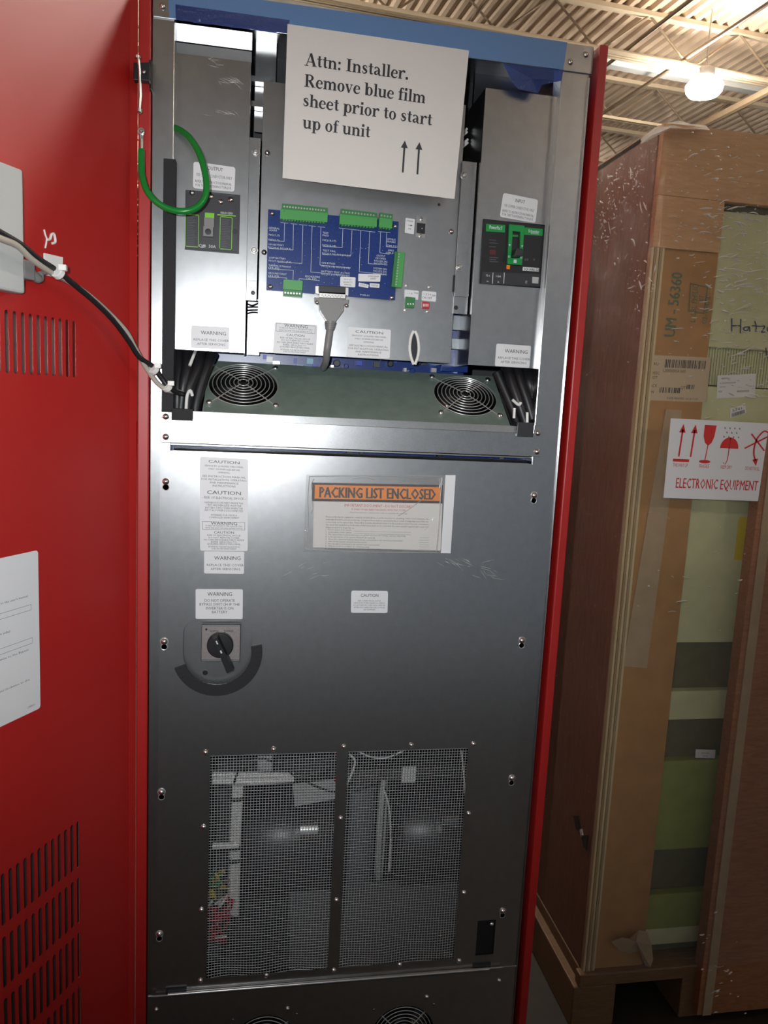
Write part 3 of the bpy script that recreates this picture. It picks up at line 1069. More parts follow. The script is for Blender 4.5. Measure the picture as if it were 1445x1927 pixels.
mb = MB()
mb.slab(PQ, PN, .0016, 0)
for s, cx, cy in items:
    u, v = uv5(cx, cy)
    mb.text(s, PP, u, v, 15 / 690, 1, 'L', width=len(s) * 12.6 / 1095, lift=.0002)
for ln in traces:
    for a, b in zip(ln, ln[1:]):
        (u0, v0), (u1, v1) = uv5(*a), uv5(*b)
        du, dv = u1 - u0, v1 - v0
        if abs(du) > abs(dv):
            mb.face([PP(u0, v0 - .0022, .0002), PP(u1, v1 - .0022, .0002), PP(u1, v1 + .0022, .0002), PP(u0, v0 + .0022, .0002)], 1)
        else:
            w = .0014
            mb.face([PP(u0 - w, v0, .0002), PP(u0 + w, v0, .0002), PP(u1 + w, v1, .0002), PP(u1 - w, v1, .0002)], 1)
for k in range(90):
    u, v = random.uniform(.03, .92), random.uniform(.28, .93)
    w, h = random.choice(((.002, .003), (.004, .003), (.0025, .005), (.006, .0035)))
    mb.face([PP(u, v, .0003), PP(u + w, v, .0003), PP(u + w, v + h, .0003), PP(u, v + h, .0003)], 1)
mb.build('board', ['pcb', 'silk'], PCB)
for cx, cy in ((145, 235), (1188, 335), (125, 857), (1155, 940)):
    u, v = uv5(cx, cy)
    domed_screw(PP(u, v), PN, PCB, .0034, 'screw')


def terminal(q5, n, vertical=False, flip=False):
    """pluggable terminal block over zoomed-view quad TL,TR,BR,BL; n ways"""
    q = [at(480 + x * .22145, 350 + y * .22145, YP - .0005) for x, y in q5]
    P, N, asp = quadmap(q)
    mb = MB()
    tk = .011

    def bx(u0, v0, u1, v1, l0, l1, m):
        mb.hexa([P(u0, v1, l1), P(u1, v1, l1), P(u1, v0, l1), P(u0, v0, l1), P(u0, v1, l0), P(u1, v1, l0), P(u1, v0, l0), P(u0, v0, l0)], m)
    if not vertical:
        a, b = (0, .36) if not flip else (.62, 1)
        c, d = (.40, .92) if not flip else (.08, .60)
        bx(.03, a, .99, b, 0, tk * .8, 1)
        bx(0, min(c, d) - .05, 1, max(c, d) + .02, 0, tk, 0)
        for k in range(n):
            u = .05 + .9 * (k + .5) / n
            mb.lathe([(.0016, 0), (.0016, .0005)], P(u, (a + b) / 2, tk * .8), N, 8, 2)
            e0, e1 = (.92, 1.0) if not flip else (0, .07)
            bx(u - .30 / n, e0, u + .30 / n, e1, 0, tk * .8, 0)
        for u in (.08, .92):
            bx(u - .006, .40 if not flip else .48, u + .006, .52 if not flip else .6, tk, tk + .001, 0)
    else:
        bx(0, 0, .30, 1, 0, tk * .8, 1)
        bx(.28, .0, 1, 1, 0, tk, 0)
        for k in range(n):
            v = .03 + .94 * (k + .5) / n
            mb.lathe([(.0014, 0), (.0014, .0005)], P(.42, v, tk), N, 8, 2)
    o = mb.build('terminal_block', ['green', 'green_dark', 'steel'], PCB, bevel=.0003)
    return o


terminal([(215, 158), (615, 198), (608, 330), (208, 300)], 15)
terminal([(716, 202), (1030, 240), (1024, 370), (708, 345)], 11)
terminal([(1050, 235), (1162, 252), (1152, 382), (1040, 368)], 4)
terminal([(1180, 565), (1260, 575), (1235, 872), (1150, 862)], 12, True)
terminal([(238, 800), (402, 810), (395, 950), (232, 938)], 6, flip=True)
for q5, lines, lab in (([(724, 770), (854, 776), (850, 862), (722, 852)], [('REV B1 2017', .5, .33, .14, 2, {'width': .5}), ('QUALITY', .5, .6, .14, 2, {'width': .6}), ('APPROVED', .5, .85, .12, 2, {'width': .5})], 'white quality label'),
                       ([(877, 745), (1066, 752), (1062, 815), (875, 810)], [('CF00035B0400', .68, .4, .22, 2, {'width': .5}), ('640007', .68, .72, .22, 1, {'width': .25})], 'white serial label'),
                       ([(882, 820), (966, 840), (960, 868), (878, 852)], [('0702019', .5, .7, .45, 2, {'width': .7})], 'small white tilted label'), ([(975, 825), (1057, 832), (1055, 866), (973, 860)], [('1500708', .5, .7, .45, 2, {'width': .7})], 'small white square-set label')):
    sticker('board_label', [at(480 + x * .22145, 350 + y * .22145, YP) for x, y in q5], PCB, lines, r=.1, label=lab)
# D-sub socket on the board
mb = MB()
q = [at(480 + x * .22145, 350 + y * .22145, YP - .012) for x, y in ((540, 845), (770, 858), (768, 912), (540, 900))]
mb.slab(q, NF, .012, 0)
q = [at(480 + x * .22145, 350 + y * .22145, YP - .010) for x, y in ((510, 848), (545, 848), (545, 920), (510, 915))]
mb.slab(q, NF, .010, 1)
q = [at(480 + x * .22145, 350 + y * .22145, YP - .010) for x, y in ((765, 860), (795, 864), (793, 935), (765, 930))]
mb.slab(q, NF, .010, 1)
mb.build('serial_socket', ['black', 'steel'], PCB, bevel=.0005)
# ---- the grey serial cable
SC = thing('serial_cable', at(612, 690, YM - .01), 'grey serial cable plugged into the blue circuit board', 'cable')
g5 = lambda x, y, Y: at(480 + x * .22145, 350 + y * .22145, Y)
mb = MB()
out = [(505, 945), (795, 965), (790, 1000), (752, 1010), (750, 1060), (680, 1155), (612, 1150), (552, 1050), (545, 1000), (512, 990)]
P0 = [g5(x, y, YP - .013) for x, y in out]
mb.face(P0, 0)
P1 = [p + Vector((0, .015, 0)) for p in P0]
mb.face(P1[::-1], 0)
for i in range(len(P0)):
    j = (i + 1) % len(P0)
    mb.face([P0[j], P0[i], P1[i], P1[j]], 0)
mb.build('plug_hood', 'grey_plastic', SC, bevel=.0012)
mb = MB()
mb.slab([g5(545, 908, YP - .014), g5(770, 920, YP - .014), g5(768, 958, YP - .014), g5(545, 946, YP - .014)], NF, .012, 0)
for k in range(13):
    x = 570 + k * 14
    mb.lathe([(.0009, 0), (.0009, .0006)], g5(x, 927 + k * .7 + (k % 2) * 10, YP - .014), NF, 8, 1)
mb.build('plug_shell', ['steel', 'copper'], SC, bevel=.0004)
for c in ((525, 990), (775, 1015)):
    domed_screw(g5(*c, YP - .0128), NF, SC, .0026, 'thumb_screw')
mb = MB()
pts = [g5(640, 1150, YP - .007), g5(640, 1180, YP - .007), g5(634, 1225, YP - .008)]
mb.tube(pts, [.0085, .008, .006], 12)
for k in range(4):
    p = g5(640 - k * 1.5, 1165 + k * 16, YP - .0075)
    mb.tube([p + Z1 * .0012, p - Z1 * .0012], .0092 - k * .0006, 12)
mb.build('strain_relief', 'grey_plastic', SC, smooth=True)
mb = MB()
mb.tube(catmull([g5(635, 1215, YP - .008), g5(625, 1290, YP - .009), g5(610, 1400, YP - .008), at(613, 680, YM + .002), at(608, 692, YM + .05)], 6), .0055, 12)
mb.build('lead', 'grey_plastic', SC, smooth=True)

# ================================================================== BREAKERS
YBk = YC + .004
BK = thing('circuit_breaker', at(398, 478, YBk), 'black output breaker set in the left galvanised cover', 'circuit breaker')
bq = pxq([(349, 357), (453, 364), (450, 482), (348, 474)], YBk)
P, N, asp = quadmap(bq)


def bb(mb, u0, v0, u1, v1, l0, l1, m):
    mb.hexa([P(u0, v1, l1), P(u1, v1, l1), P(u1, v0, l1), P(u0, v0, l1), P(u0, v1, l0), P(u1, v1, l0), P(u1, v0, l0), P(u0, v0, l0)], m)


mb = MB()
bb(mb, -.02, -.02, 1.02, 1.02, -.05, 0, 0)
bb(mb, 0, .93, 1, .945, 0, .0006, 1)
mb.lathe([(.004, 0), (.004, .0003)], P(.91, .61, 0), N, 14, 1)
mb.text('QO  50A', P, .41, .905, .05, 2, asp=asp, lift=.0004)
bb(mb, .30, .865, .36, .91, 0, .0004, 2)
for (u0, u1) in ((.0, .25), (.63, .86)):
    v0 = .385
    for a in ((u0, v0, u1, v0 + .012), (u0, .90, u1, .912), (u0, v0, u0 + .012, .912), (u1 - .012, v0, u1, .912)):
        bb(mb, *a, 0, .0004, 3)
    for k in range(17):
        v = .43 + k * .027
        w = random.uniform(.4, .85) * (u1 - u0)
        bb(mb, u0 + .03, v, u0 + .03 + w * .9, v + .008, 0, .0003, 4)
bb(mb, .58, .355, .92, .372, 0, .0005, 3)
bb(mb, .0, .29, .13, .30, 0, .0005, 3)
mb.text('MERLIN GERIN', P, .75, .345, .035, 2, asp=asp, width=.22, lift=.0004)
mb.build('breaker_body', ['charcoal', 'black', 'silk', 'lime', 'greyink'], BK)
mb = MB()
bb(mb, .355, .345, .525, .43, -.001, .0012, 0)
mb.build('status_window', 'lime', BK)['label'] = 'lime green status window'
mb = MB()
bb(mb, .345, .43, .525, .58, 0, .004, 0)
bb(mb, .335, .58, .515, .74, 0, .009, 0)
mb.lathe([(.0045, .009), (.0045, .0095), (.002, .0096)], P(.425, .665, 0), N, 16, 1)
mb.build('toggle', ['grey_plastic', 'black'], BK, bevel=.001)
for (u, v) in ((.12, .045), (.465, .085), (.82, .115), (.64, .16)):
    domed_screw(P(u, v), N, BK, .0036)
# --- input breaker
YB2 = YR - .003
BI = thing('circuit_breaker', at(960, 541, YB2), 'black and green input breaker set in the right galvanised cover', 'circuit breaker')
q = pxq([(910.5, 411.5), (1025, 425), (1014.5, 541), (902, 533)], YB2)
P, N, asp = quadmap(q)
C3 = lambda x, y: (((x - 150 + (y - 560) * .068) / 1120), (y - 560 - (x - 150) * .09) / 1210)


def c3(x, y):
    p = at(895 + x * .10123, 355 + y * .10119, YB2)
    TL, TR, BR, BL = q
    u = (p - TL).dot(TR - TL) / (TR - TL).length_squared
    v = (p - TL).dot(BL - TL) / (BL - TL).length_squared
    return u, v


def c3box(mb, pts, l0, l1, m):
    uv = [c3(*p) for p in pts]
    a = [P(u, v, l1) for u, v in uv]
    b = [P(u, v, l0) for u, v in uv]
    mb.hexa([a[3], a[2], a[1], a[0], b[3], b[2], b[1], b[0]], m)


mb = MB()
bb(mb, 0, 0, 1, 1, -.05, 0, 0)
c3box(mb, [(100, 1545), (1195, 1600), (1180, 1835), (75, 1760)], 0, .0012, 1)
c3box(mb, [(190, 655), (548, 672), (540, 812), (185, 795)], 0, .0006, 2)
c3box(mb, [(905, 708), (1248, 735), (1240, 865), (895, 850)], 0, .0006, 2)
u, v = c3(250, 745)
mb.text('PowerPacT', P, u, v, .055, 3, 'L', width=.21, lift=.0009, bold=.0015)
u, v = c3(975, 800)
mb.text('Schneider', P, u, v, .045, 3, 'L', width=.18, lift=.0009, bold=.0012)
u, v = c3(1025, 830)
mb.text('Electric', P, u, v, .024, 3, 'L', width=.13, lift=.0009)
c3box(mb, [(868, 1460), (1172, 1480), (1165, 1548), (862, 1530)], 0, .0006, 4)
u, v = c3(885, 1520)
mb.text('SQUARE', P, u, v, .038, 5, 'L', width=.185, lift=.0009, bold=.001)
c3box(mb, [(1115, 1485), (1165, 1488), (1160, 1540), (1110, 1537)], .0006, .0008, 5)
c3box(mb, [(1122, 1492), (1158, 1495), (1153, 1533), (1118, 1530)], .0008, .0009, 4)
u, v = c3(1128, 1528)
mb.text('D', P, u, v, .024, 5, 'L', lift=.0011, asp=asp)
for x in (300, 512):
    c3box(mb, [(x, 1565), (x + 10, 1566), (x - 5, 1775), (x - 15, 1774)], .0012, .0015, 4)
u, v = c3(170, 1635); mb.text('75 A', P, u, v, .03, 4, 'L', width=.065, lift=.0016)
u, v = c3(360, 1648); mb.text('1-2kA', P, u, v, .03, 4, 'L', width=.08, lift=.0016)
u, v = c3(185, 1740); mb.text('In', P, u, v, .025, 4, 'L', width=.03, lift=.0016)
u, v = c3(390, 1755); mb.text('Ii', P, u, v, .025, 4, 'L', width=.02, lift=.0016)
u, v = c3(905, 1770); mb.text('CE', P, u, v, .04, 4, 'L', width=.03, lift=.0016)
c3box(mb, [(1040, 1648), (1160, 1658), (1150, 1780), (1035, 1770)], .0012, .0015, 6)
for k, y in enumerate((945, 1000, 1070, 1270, 1310, 1350)):
    c3box(mb, [(245, y), (370 + 40 * (k % 2), y + 8), (370 + 40 * (k % 2), y + 20), (245, y + 12)], 0, .0003, 7)
c3box(mb, [(250, 1130), (365, 1138), (360, 1230), (248, 1222)], 0, .0003, 8)
for x in (905, 945, 1070):
    c3box(mb, [(x, 1300), (x + 25, 1302), (x + 23, 1340), (x - 2, 1338)], 0, .0003, 7)
mb.build('breaker_body', ['black', 'charcoal', 'breaker_green', 'silk', 'paper', 'ink', 'off_grey', 'greyink', simple('dark_red_print', (.1, .01, .012))], BI)
mb = MB()
TLg, TRg, BRg, BLg = c3(610, 665), c3(890, 690), c3(840, 1430), c3(568, 1410)
il, ir, jr, jl = c3(672, 790), c3(815, 803), c3(800, 1300), c3(635, 1295)
ou = [TLg, TRg, BRg, BLg]
inn = [il, ir, jr, jl]
for i in range(4):
    j = (i + 1) % 4
    a = [P(*ou[i], .004), P(*ou[j], .004), P(*inn[j], .004), P(*inn[i], .004)]
    b = [P(*ou[i], 0), P(*ou[j], 0), P(*inn[j], 0), P(*inn[i], 0)]
    mb.hexa([a[3], a[2], a[1], a[0], b[3], b[2], b[1], b[0]], 0)
for (x, y) in ((610, 1060), (842, 1078)):
    u, v = c3(x, y)
    mb.face([P(u - .018, v - .015, .0044), P(u + .018, v - .015, .0044), P(u, v + .015, .0044)], 1)
for (x, y) in ((600, 1270), (828, 1288)):
    c3box(mb, [(x - 20, y - 18), (x + 18, y - 16), (x + 16, y + 18), (x - 22, y + 16)], .004, .0043, 1)
    c3box(mb, [(x - 11, y - 10), (x + 9, y - 9), (x + 8, y + 10), (x - 12, y + 9)], .0043, .0045, 0)
c3box(mb, [(685, 1325), (740, 1330), (735, 1395), (680, 1390)], .004, .0043, 1)
mb.build('handle_surround', ['breaker_green', 'silk'], BI)['label'] = 'bright green handle surround'
mb = MB()
c3box(mb, [(676, 850), (785, 858), (780, 905), (672, 900)], 0, .0030, 1)
c3box(mb, [(690, 1140), (800, 1150), (792, 1290), (640, 1285)], 0, .018, 0)
mb.build('toggle', ['charcoal', 'green_dark'], BI, bevel=.001)
mb = MB()
c3box(mb, [(560, 1425), (622, 1430), (618, 1505), (556, 1500)], 0, .002, 0)
mb.build('trip_button', 'orange', BI)['label'] = 'small orange trip button'

# ================================================================== FANS
def fan(c, U, V, N, r, label, nring, lowfan=False, screws=()):
    t = thing('cooling_fan', c - V * r, label, 'fan', 'cooling fans')
    mb = MB()
    mb.lathe([(r * 1.04, -.028), (r * 1.04, -.003), (r * 1.0, -.001), (r * .97, -.003), (r * .95, -.028), (.0001, -.029)], c, N, 40)
    mb.build('fan_housing', 'black_gloss', t, smooth=True)
    mb = MB()
    mb.lathe([(r * .36, -.026), (r * .36, -.008), (r * .33, -.006), (.0001, -.006)], c, N, 28)
    mb.build('fan_hub', 'black', t, smooth=True)
    mb = MB()
    for k in range(7):
        a0 = 2 * math.pi * k / 7
        vs = []
        for i in range(5):
            f = i / 4
            rad = r * (.34 + .58 * f)
            for jj in range(4):
                an = a0 + (.15 + .2 * f) + jj * .16
                vs.append(c + (U * math.cos(an) + V * math.sin(an)) * rad - N * (.010 + jj * .0042))
        fs = [(i * 4 + j, i * 4 + j + 1, i * 4 + j + 5, i * 4 + j + 4) for i in range(4) for j in range(3)]
        mb.raw(vs, fs)
    mb.build('fan_blades', 'black_gloss', t, smooth=True)
    mb = MB()
    for i in range(nring):
        rad = r * (.16 + .88 * i / (nring - 1))
        h = .0016 + .004 * (1 - (i / (nring - 1)) ** 2)
        mb.tube([c + (U * math.cos(a) + V * math.sin(a)) * rad + N * h for a in [2 * math.pi * k / 48 for k in range(48)]], .0008, 6, 0, True)
    for a in (45, 135, 225, 315):
        d = U * math.cos(math.radians(a)) + V * math.sin(math.radians(a))
        tip = c + d * r * 1.36
        mb.tube([c + d * r * .12 + N * .0052, c + d * r * .6 + N * .0040, c + d * r * 1.04 + N * .0016, tip + N * .0012], .0009, 6)
        e = d.cross(N)
        mb.tube([tip + N * .0012 + d * .005 * (1 - math.cos(x)) * 0 + (d * math.cos(x) + e * math.sin(x)) * .0036 for x in [2 * math.pi * k / 12 for k in range(12)]], .0009, 6, 0, True)
    g = mb.build('finger_guard', 'guardwire', t, smooth=True)
    g['label'] = 'chromed wire finger guard'
    for a in (45, 135, 225, 315):
        d = U * math.cos(math.radians(a)) + V * math.sin(math.radians(a))
        domed_screw(c + d * r * 1.36 + N * .0018, N, t, .0042)
    return t


fan(FC[0], X1, SW, SN, .053, 'round fan with wire guard on the sloping shelf below the output cover', 8)
fan(FC[1], X1, SW, SN, .052, 'round fan with wire guard on the sloping shelf below the input cover', 8)
for c, lab in zip(lo, ('round fan behind a wire guard at the cabinet foot, the left one', 'round fan behind a wire guard at the cabinet foot, the right one')):
    fan(c + Vector((0, .004, 0)), X1, Z1, NF, .057, lab, 9)

# ================================================================== LOWER COVER
YL = -0.004
LC = thing('lower_cover', at(600, 1845, YL), 'large galvanised lower cover with two wire mesh windows', 'cover panel')
lx0, lx1 = at(301, 900, YL).x, at(1013, 900, YL).x
lz1 = at(640, 859, YL).z
lz0 = at(600, 1846, YL).z
lo1, lo2 = at(395, 1418, YL), at(634, 1826, YL)
mA = (at(396, 1421, YL).x, at(634, 1415, YL).x)
mBx = (at(655, 1414, YL).x, at(881, 1408, YL).x)
mzt = at(640, 1415, YL).z
mzb = at(640, 1822, YL).z
sw = at(410, 1230, YL)
swx0, swx1 = at(344, 1230, YL).x, at(474, 1230, YL).x
swt = at(410, 1167, YL).z
swr = (swx1 - swx0) / 2
swc = Vector((swx0 + swr, YL, at(410, 1228, YL).z))
hole = [(swx1, swc.z)] + [(swx1 - .022 + .022 * math.cos(a), swt - .022 + .022 * math.sin(a)) for a in [math.pi / 2 * k / 6 for k in range(7)]]
hole += [(swx0 + .022 - .022 * math.sin(a), swt - .022 + .022 * math.cos(a)) for a in [math.pi / 2 * k / 6 for k in range(7)]] + [(swx0, swc.z)]
hole += [(swc.x - swr * math.cos(a), swc.z - swr * math.sin(a)) for a in [math.pi * k / 20 for k in range(1, 20)]]
w4 = pxq([(899, 1733), (933, 1732), (928, 1796), (895, 1797)], YL)
wx0, wx1, wz0, wz1 = w4[0].x, w4[1].x, w4[2].z, w4[0].z
mb = MB()
mb.plate([rr2(lx0, lx1, lz0, lz1, .02, 7, (1, 1, 0, 0)),
          [(mA[0], mzb), (mA[1], mzb), (mA[1], mzt), (mA[0], mzt)], [(mBx[0], mzb), (mBx[1], mzb), (mBx[1], mzt), (mBx[0], mzt)],
          hole, [(wx0, wz0), (wx1, wz0), (wx1, wz1), (wx0, wz1)]], (0, YL, 0), X1, Z1, .0018)
mb.hexa([(lx0 + .02, YL, lz1), (lx1 - .02, YL, lz1), (lx1 - .02, YL + .008, lz1 + .005), (lx0 + .02, YL + .008, lz1 + .005), (lx0 + .02, YL + .002, lz1 - .002), (lx1 - .02, YL + .002, lz1 - .002), (lx1 - .02, YL + .010, lz1 + .003), (lx0 + .02, YL + .010, lz1 + .003)])
mb.build('cover_sheet', 'galv_smooth', LC)
for (xa, xb) in (mA, mBx):
    mb = MB()
    n = round((xb - xa) / .00475)
    nz = round((mzt - mzb) / .00475)
    for i in range(n + 1):
        x = xa - .002 + (xb - xa + .004) * i / n
        z0, z1 = mzb - .004, mzt + .004
        pts = []
        for k in range(9):
            z = z0 + (z1 - z0) * k / 8
            f = max(0, 1 - (z - mzb) / .12)
            pts.append((x, YL + .0035 + .002 * f * math.sin(x * 60), z))
        mb.tube(pts, .00046, 4, 0, caps=False)
    for j in range(nz + 1):
        z = mzb - .002 + (mzt - mzb + .004) * j / nz
        f = max(0, 1 - (z - mzb) / .12)
        pts = [(xa - .003 + (xb - xa + .006) * k / 16, YL + .0045 + .002 * f * math.sin((xa + (xb - xa) * k / 16) * 60), z + .0012 * f * math.sin((xa + (xb - xa) * k / 16) * 55 + j * .4)) for k in range(17)]
        mb.tube(pts, .00046, 4, 0, caps=False)
    mb.build('mesh_screen', 'mesh', LC, smooth=True)['label'] = 'square wire mesh window'
for (x, y) in ((387, 1416), (515, 1410), (647, 1405), (774, 1402), (891, 1400), (383, 1556), (379, 1712), (377, 1845), (641, 1540), (633, 1694), (628, 1826), (882, 1531), (873, 1680), (864, 1808), (501, 1835), (752, 1815)):
    domed_screw(at(x, y, YL), NF, LC, .0040)
for (x, y) in ((312, 906), (309, 1207), (304, 1490), (300, 1757), (1005, 932), (982, 1205), (963, 1464), (946, 1714)):
    c = at(x, y, YL)
    mb = MB()
    mb.lathe([(.0064, 0), (.0064, .0003)], c, NF, 18, 0)
    mb.lathe([(.0045, 0), (.0045, .0003)], c - Z1 * .009, NF, 16, 0)
    mb.lathe([(.0054, .0003), (.0050, .0005), (.0040, .0002)], c - Z1 * .009, NF, 16, 1)
    mb.build('keyhole', ['guardwire', 'guardwire'], LC)
    domed_screw(c + NF * .0003, NF, LC, .0046, 'keyhole_screw')
# labels on the lower cover
q3 = [(376, 859), (467, 864), (466, 1037), (376.5, 1036)]
P, n_, a_ = quadmap(pxq(q3, YL))


def part_lines(ls, v0, v1):
    return [(s, u, v0 + v * (v1 - v0), h * (v1 - v0), m, kw) for s, u, v, h, m, kw in ls]


CB = [('CAUTION', .5, .18, .11, 1, {'width': .7}), ('- RISK OF ELECTRICAL SHOCK -', .5, .33, .075, 2, {'width': .9}), ('HAZARDOUS LIVE PARTS INSIDE THIS', .5, .48, .06, 2, {'width': .8}), ('UNIT ARE ENERGIZED FROM THE', .5, .56, .06, 2, {'width': .72}),
      ('BATTERY SUPPLY EVEN WHEN THE', .5, .645, .06, 2, {'width': .78}), ('INPUT AC POWER IS DISCONNECTED', .5, .725, .06, 2, {'width': .8}), ('INTENDED FOR USE IN A', .5, .87, .055, 2, {'width': .54}), ('CONTROLLED ENVIRONMENT', .5, .95, .055, 2, {'width': .63})]
sticker('caution_label', pxq(q3, YL), LC, part_lines(CA, 0, .33) + part_lines(CB, .33, .665) + part_lines(CC, .675, 1),
        frames=[(.05, .685, .94, .772, .003, 1)], r=.02, label='tall white label with CAUTION and WARNING texts')
sticker('warning_label', pxq([(384, 1037.5), (459.5, 1038), (459, 1080), (384, 1079)], YL), LC, WREP, r=.06, label='white WARNING replace this cover label')
sticker('warning_label', pxq([(368, 1108.5), (457, 1109), (456.5, 1165), (368, 1164.5)], YL), LC, [
    ('WARNING', .51, .22, .12, 1, {'width': .52}), ('DO NOT OPERATE', .51, .42, .09, 2, {'width': .64}), ('BYPASS SWITCH IF THE', .51, .55, .09, 2, {'width': .85}), ('INVERTER IS ON', .51, .68, .09, 2, {'width': .58}), ('BATTERY', .51, .81, .09, 2, {'width': .33})], r=.05, label='white WARNING bypass switch label')
sticker('caution_label', pxq([(661, 1111.5), (730, 1112), (729, 1153.5), (660, 1153)], YL), LC, [
    ('CAUTION', .5, .27, .13, 1, {'width': .48}), ('RISK OF ELECTRICAL SHOCK', .5, .48, .06, 2, {'width': .62}), ('CAPACITOR STORES HAZARDOUS ENERGY', .5, .58, .06, 2, {'width': .86}), ('DO NOT REMOVE COVER UNTIL 5 MINUTES', .5, .68, .06, 2, {'width': .86}), ('AFTER DISCONNECTING ALL SOURCES', .5, .78, .06, 2, {'width': .84}), ('OF SUPPLIES', .5, .88, .06, 2, {'width': .32})], r=.08, label='small white CAUTION label')
# ---- bypass switch behind the cut-out
SWT = thing('bypass_switch', (swc.x, YL + .02, swc.z - swr), 'rotary bypass switch with black knob in the cut-out of the lower cover', 'switch')
mb = MB()
mb.plate([rr2(swx0 - .008, swx1 + .008, swc.z - swr - .008, swt + .006, .01)], (0, YL + .011, 0), X1, Z1, .002)
c = at(386, 1266, YL + .0108)
mb.lathe([(.0042, 0), (.0042, .0003)], c, NF, 16, 1)
mb.build('mounting_plate', ['galv_smooth', 'black'], SWT)
fq = pxq([(380.5, 1176), (452, 1176), (450.5, 1243.5), (379, 1243.5)], YL - .003)
mb = sticker('x', fq, None, [('NORMAL', .33, .2, .06, 1, {'width': .24}), ('BYPASS', .70, .2, .06, 1, {'width': .24})], mats=(), r=0, t=.0005, build=False, rects=[(0, .015, 1, .04, 3), (0, .955, 1, .985, 3)])
Pq, Nq, aq = quadmap(fq)
mb.slab([Pq(-.012, -.012, 0), Pq(1.012, -.012, 0), Pq(1.012, 1.012, 0), Pq(-.012, 1.012, 0)], Nq, .005, 1)
mb.lathe([(.0022, .0006), (.0022, .0008)], Pq(.11, .12), Nq, 4, 1)
mb.build('face_plate', ['plateswitch', 'black', 'greyink', 'chrome'], SWT)
kc = Pq(.485, .53)
mb = MB()
mb.lathe([(.0205, .0006), (.0205, .008), (.019, .010), (.0001, .0105)], kc, Nq, 32)
hd = (at(427, 1252, YL) - at(405, 1203, YL)); hd.y = 0; hd.normalize()
he = Vector((hd.z, 0, -hd.x))
a0 = kc + Nq * .008
mb.hexa([a0 - hd * .020 + he * .0055, a0 + hd * .042 + he * .0065, a0 + hd * .042 - he * .0065, a0 - hd * .020 - he * .0055] + [p + Nq * .016 for p in (a0 - hd * .018 + he * .0035, a0 + hd * .041 + he * .0055, a0 + hd * .041 - he * .0055, a0 - hd * .018 - he * .0035)][:4], 0)
mb.slab([a0 - hd * .014 + Nq * .0163 + he * .001, a0 - hd * .008 + Nq * .0163 + he * .001, a0 - hd * .008 + Nq * .0163 - he * .001, a0 - hd * .014 + Nq * .0163 - he * .001], Nq, .0005, 1)
mb.slab([a0 + hd * .003 + Nq * .0163 + he * .0012, a0 + hd * .008 + Nq * .0163 + he * .0012, a0 + hd * .008 + Nq * .0163 - he * .0012, a0 + hd * .003 + Nq * .0163 - he * .0012], Nq, .0005, 1)
mb.build('knob', ['black', 'silk'], SWT, bevel=.0012)
# ---- rubber edge trim round the cut-out
mb = MB()
ang0 = math.atan2(at(338, 1253, YL).z - swc.z, at(338, 1253, YL).x - swc.x) % (2 * math.pi)
ang1 = math.atan2(at(484, 1214, YL).z - swc.z, at(484, 1214, YL).x - swc.x) % (2 * math.pi)
n = 36
if ang1 < ang0:
    ang1 += 2 * math.pi
R0, R1 = swr * .985, swr + .0165
prev = None
for i in range(n + 1):
    a = ang0 + (ang1 - ang0) * i / n
    d = Vector((math.cos(a), 0, math.sin(a)))
    ring = [swc + d * R0 + NF * .0003, swc + d * R0 + NF * .006, swc + d * R1 + NF * .005, swc + d * R1 + NF * .0003]
    if prev:
        for k in range(4):
            mb.face([prev[k], ring[k], ring[(k + 1) % 4], prev[(k + 1) % 4]])
    else:
        mb.face(ring)
    prev = ring
mb.face(prev[::-1])
for i in range(26):
    a = ang0 + (ang1 - ang0) * (i + .5) / 26
    d = Vector((math.cos(a), 0, math.sin(a))); e = Vector((-d.z, 0, d.x))
    p = swc + d * (R0 + .010) + NF * .0062
    mb.slab([p + d * .0045 - e * .001, p + d * .0045 + e * .001, p - d * .0045 + e * .001, p - d * .0045 - e * .001], NF, .0012, 0)
tag(mb.build('edge_trim', 'rubber'), 'curved black rubber edge trim below the rotary switch', 'rubber trim')

# ================================================================== PACKING LIST POUCH
YK = YL - .0012
M['glintp'] = film_mat('pouch_crease_glint', (0.96, 0.96, 0.95), 0.3, 0.2, 80, 0.2, 0.35)
PK = thing('document_pouch', at(712, 1040, YK), 'clear pouch with orange PACKING LIST ENCLOSED banner on the lower cover', 'document pouch')
pq = pxq([(576, 893), (857, 894), (848, 1041), (571, 1038)], YK)
shq = pxq([(591, 912), (833, 917), (829, 1036), (588.5, 1030)], YK)
W_ = '________'
para = ["Please verify that the equipment, complete as listed above, is on the site prior to scheduling. Unless noted otherwise, the",
        "undersigned must be present at start-up. Completed form must be sent back by fax or e-mail. A delay may occur if the site",
        "is not ready on the agreed date. Please fill in 2 weeks ahead and return it in the pouch provided. For your convenience",
        "the check list is printed on both sides of this sheet and is to be used with the user's manual supplied with every unit",
        "shipped and it is kept by us."]
ls = [('This form must be completed and returned at least two weeks prior to any start-up date', .5, .245, .022, 1, {'width': .72}), ('IMPORTANT DOCUMENT - DO NOT DISCARD', .5, .335, .042, 3, {'width': .53}),
      ('IF START-UP HAS BEEN PURCHASED WITH THIS SYSTEM', .5, .39, .028, 3, {'width': .42}), ('(This form must be completed in order to schedule the start-up)', .5, .435, .02, 2, {'width': .45})]
for k, s in enumerate(para):
    ls.append((s, .095, .515 + k * .042, .024, 1, {'align': 'L', 'width': .80 if k < 4 else .22}))
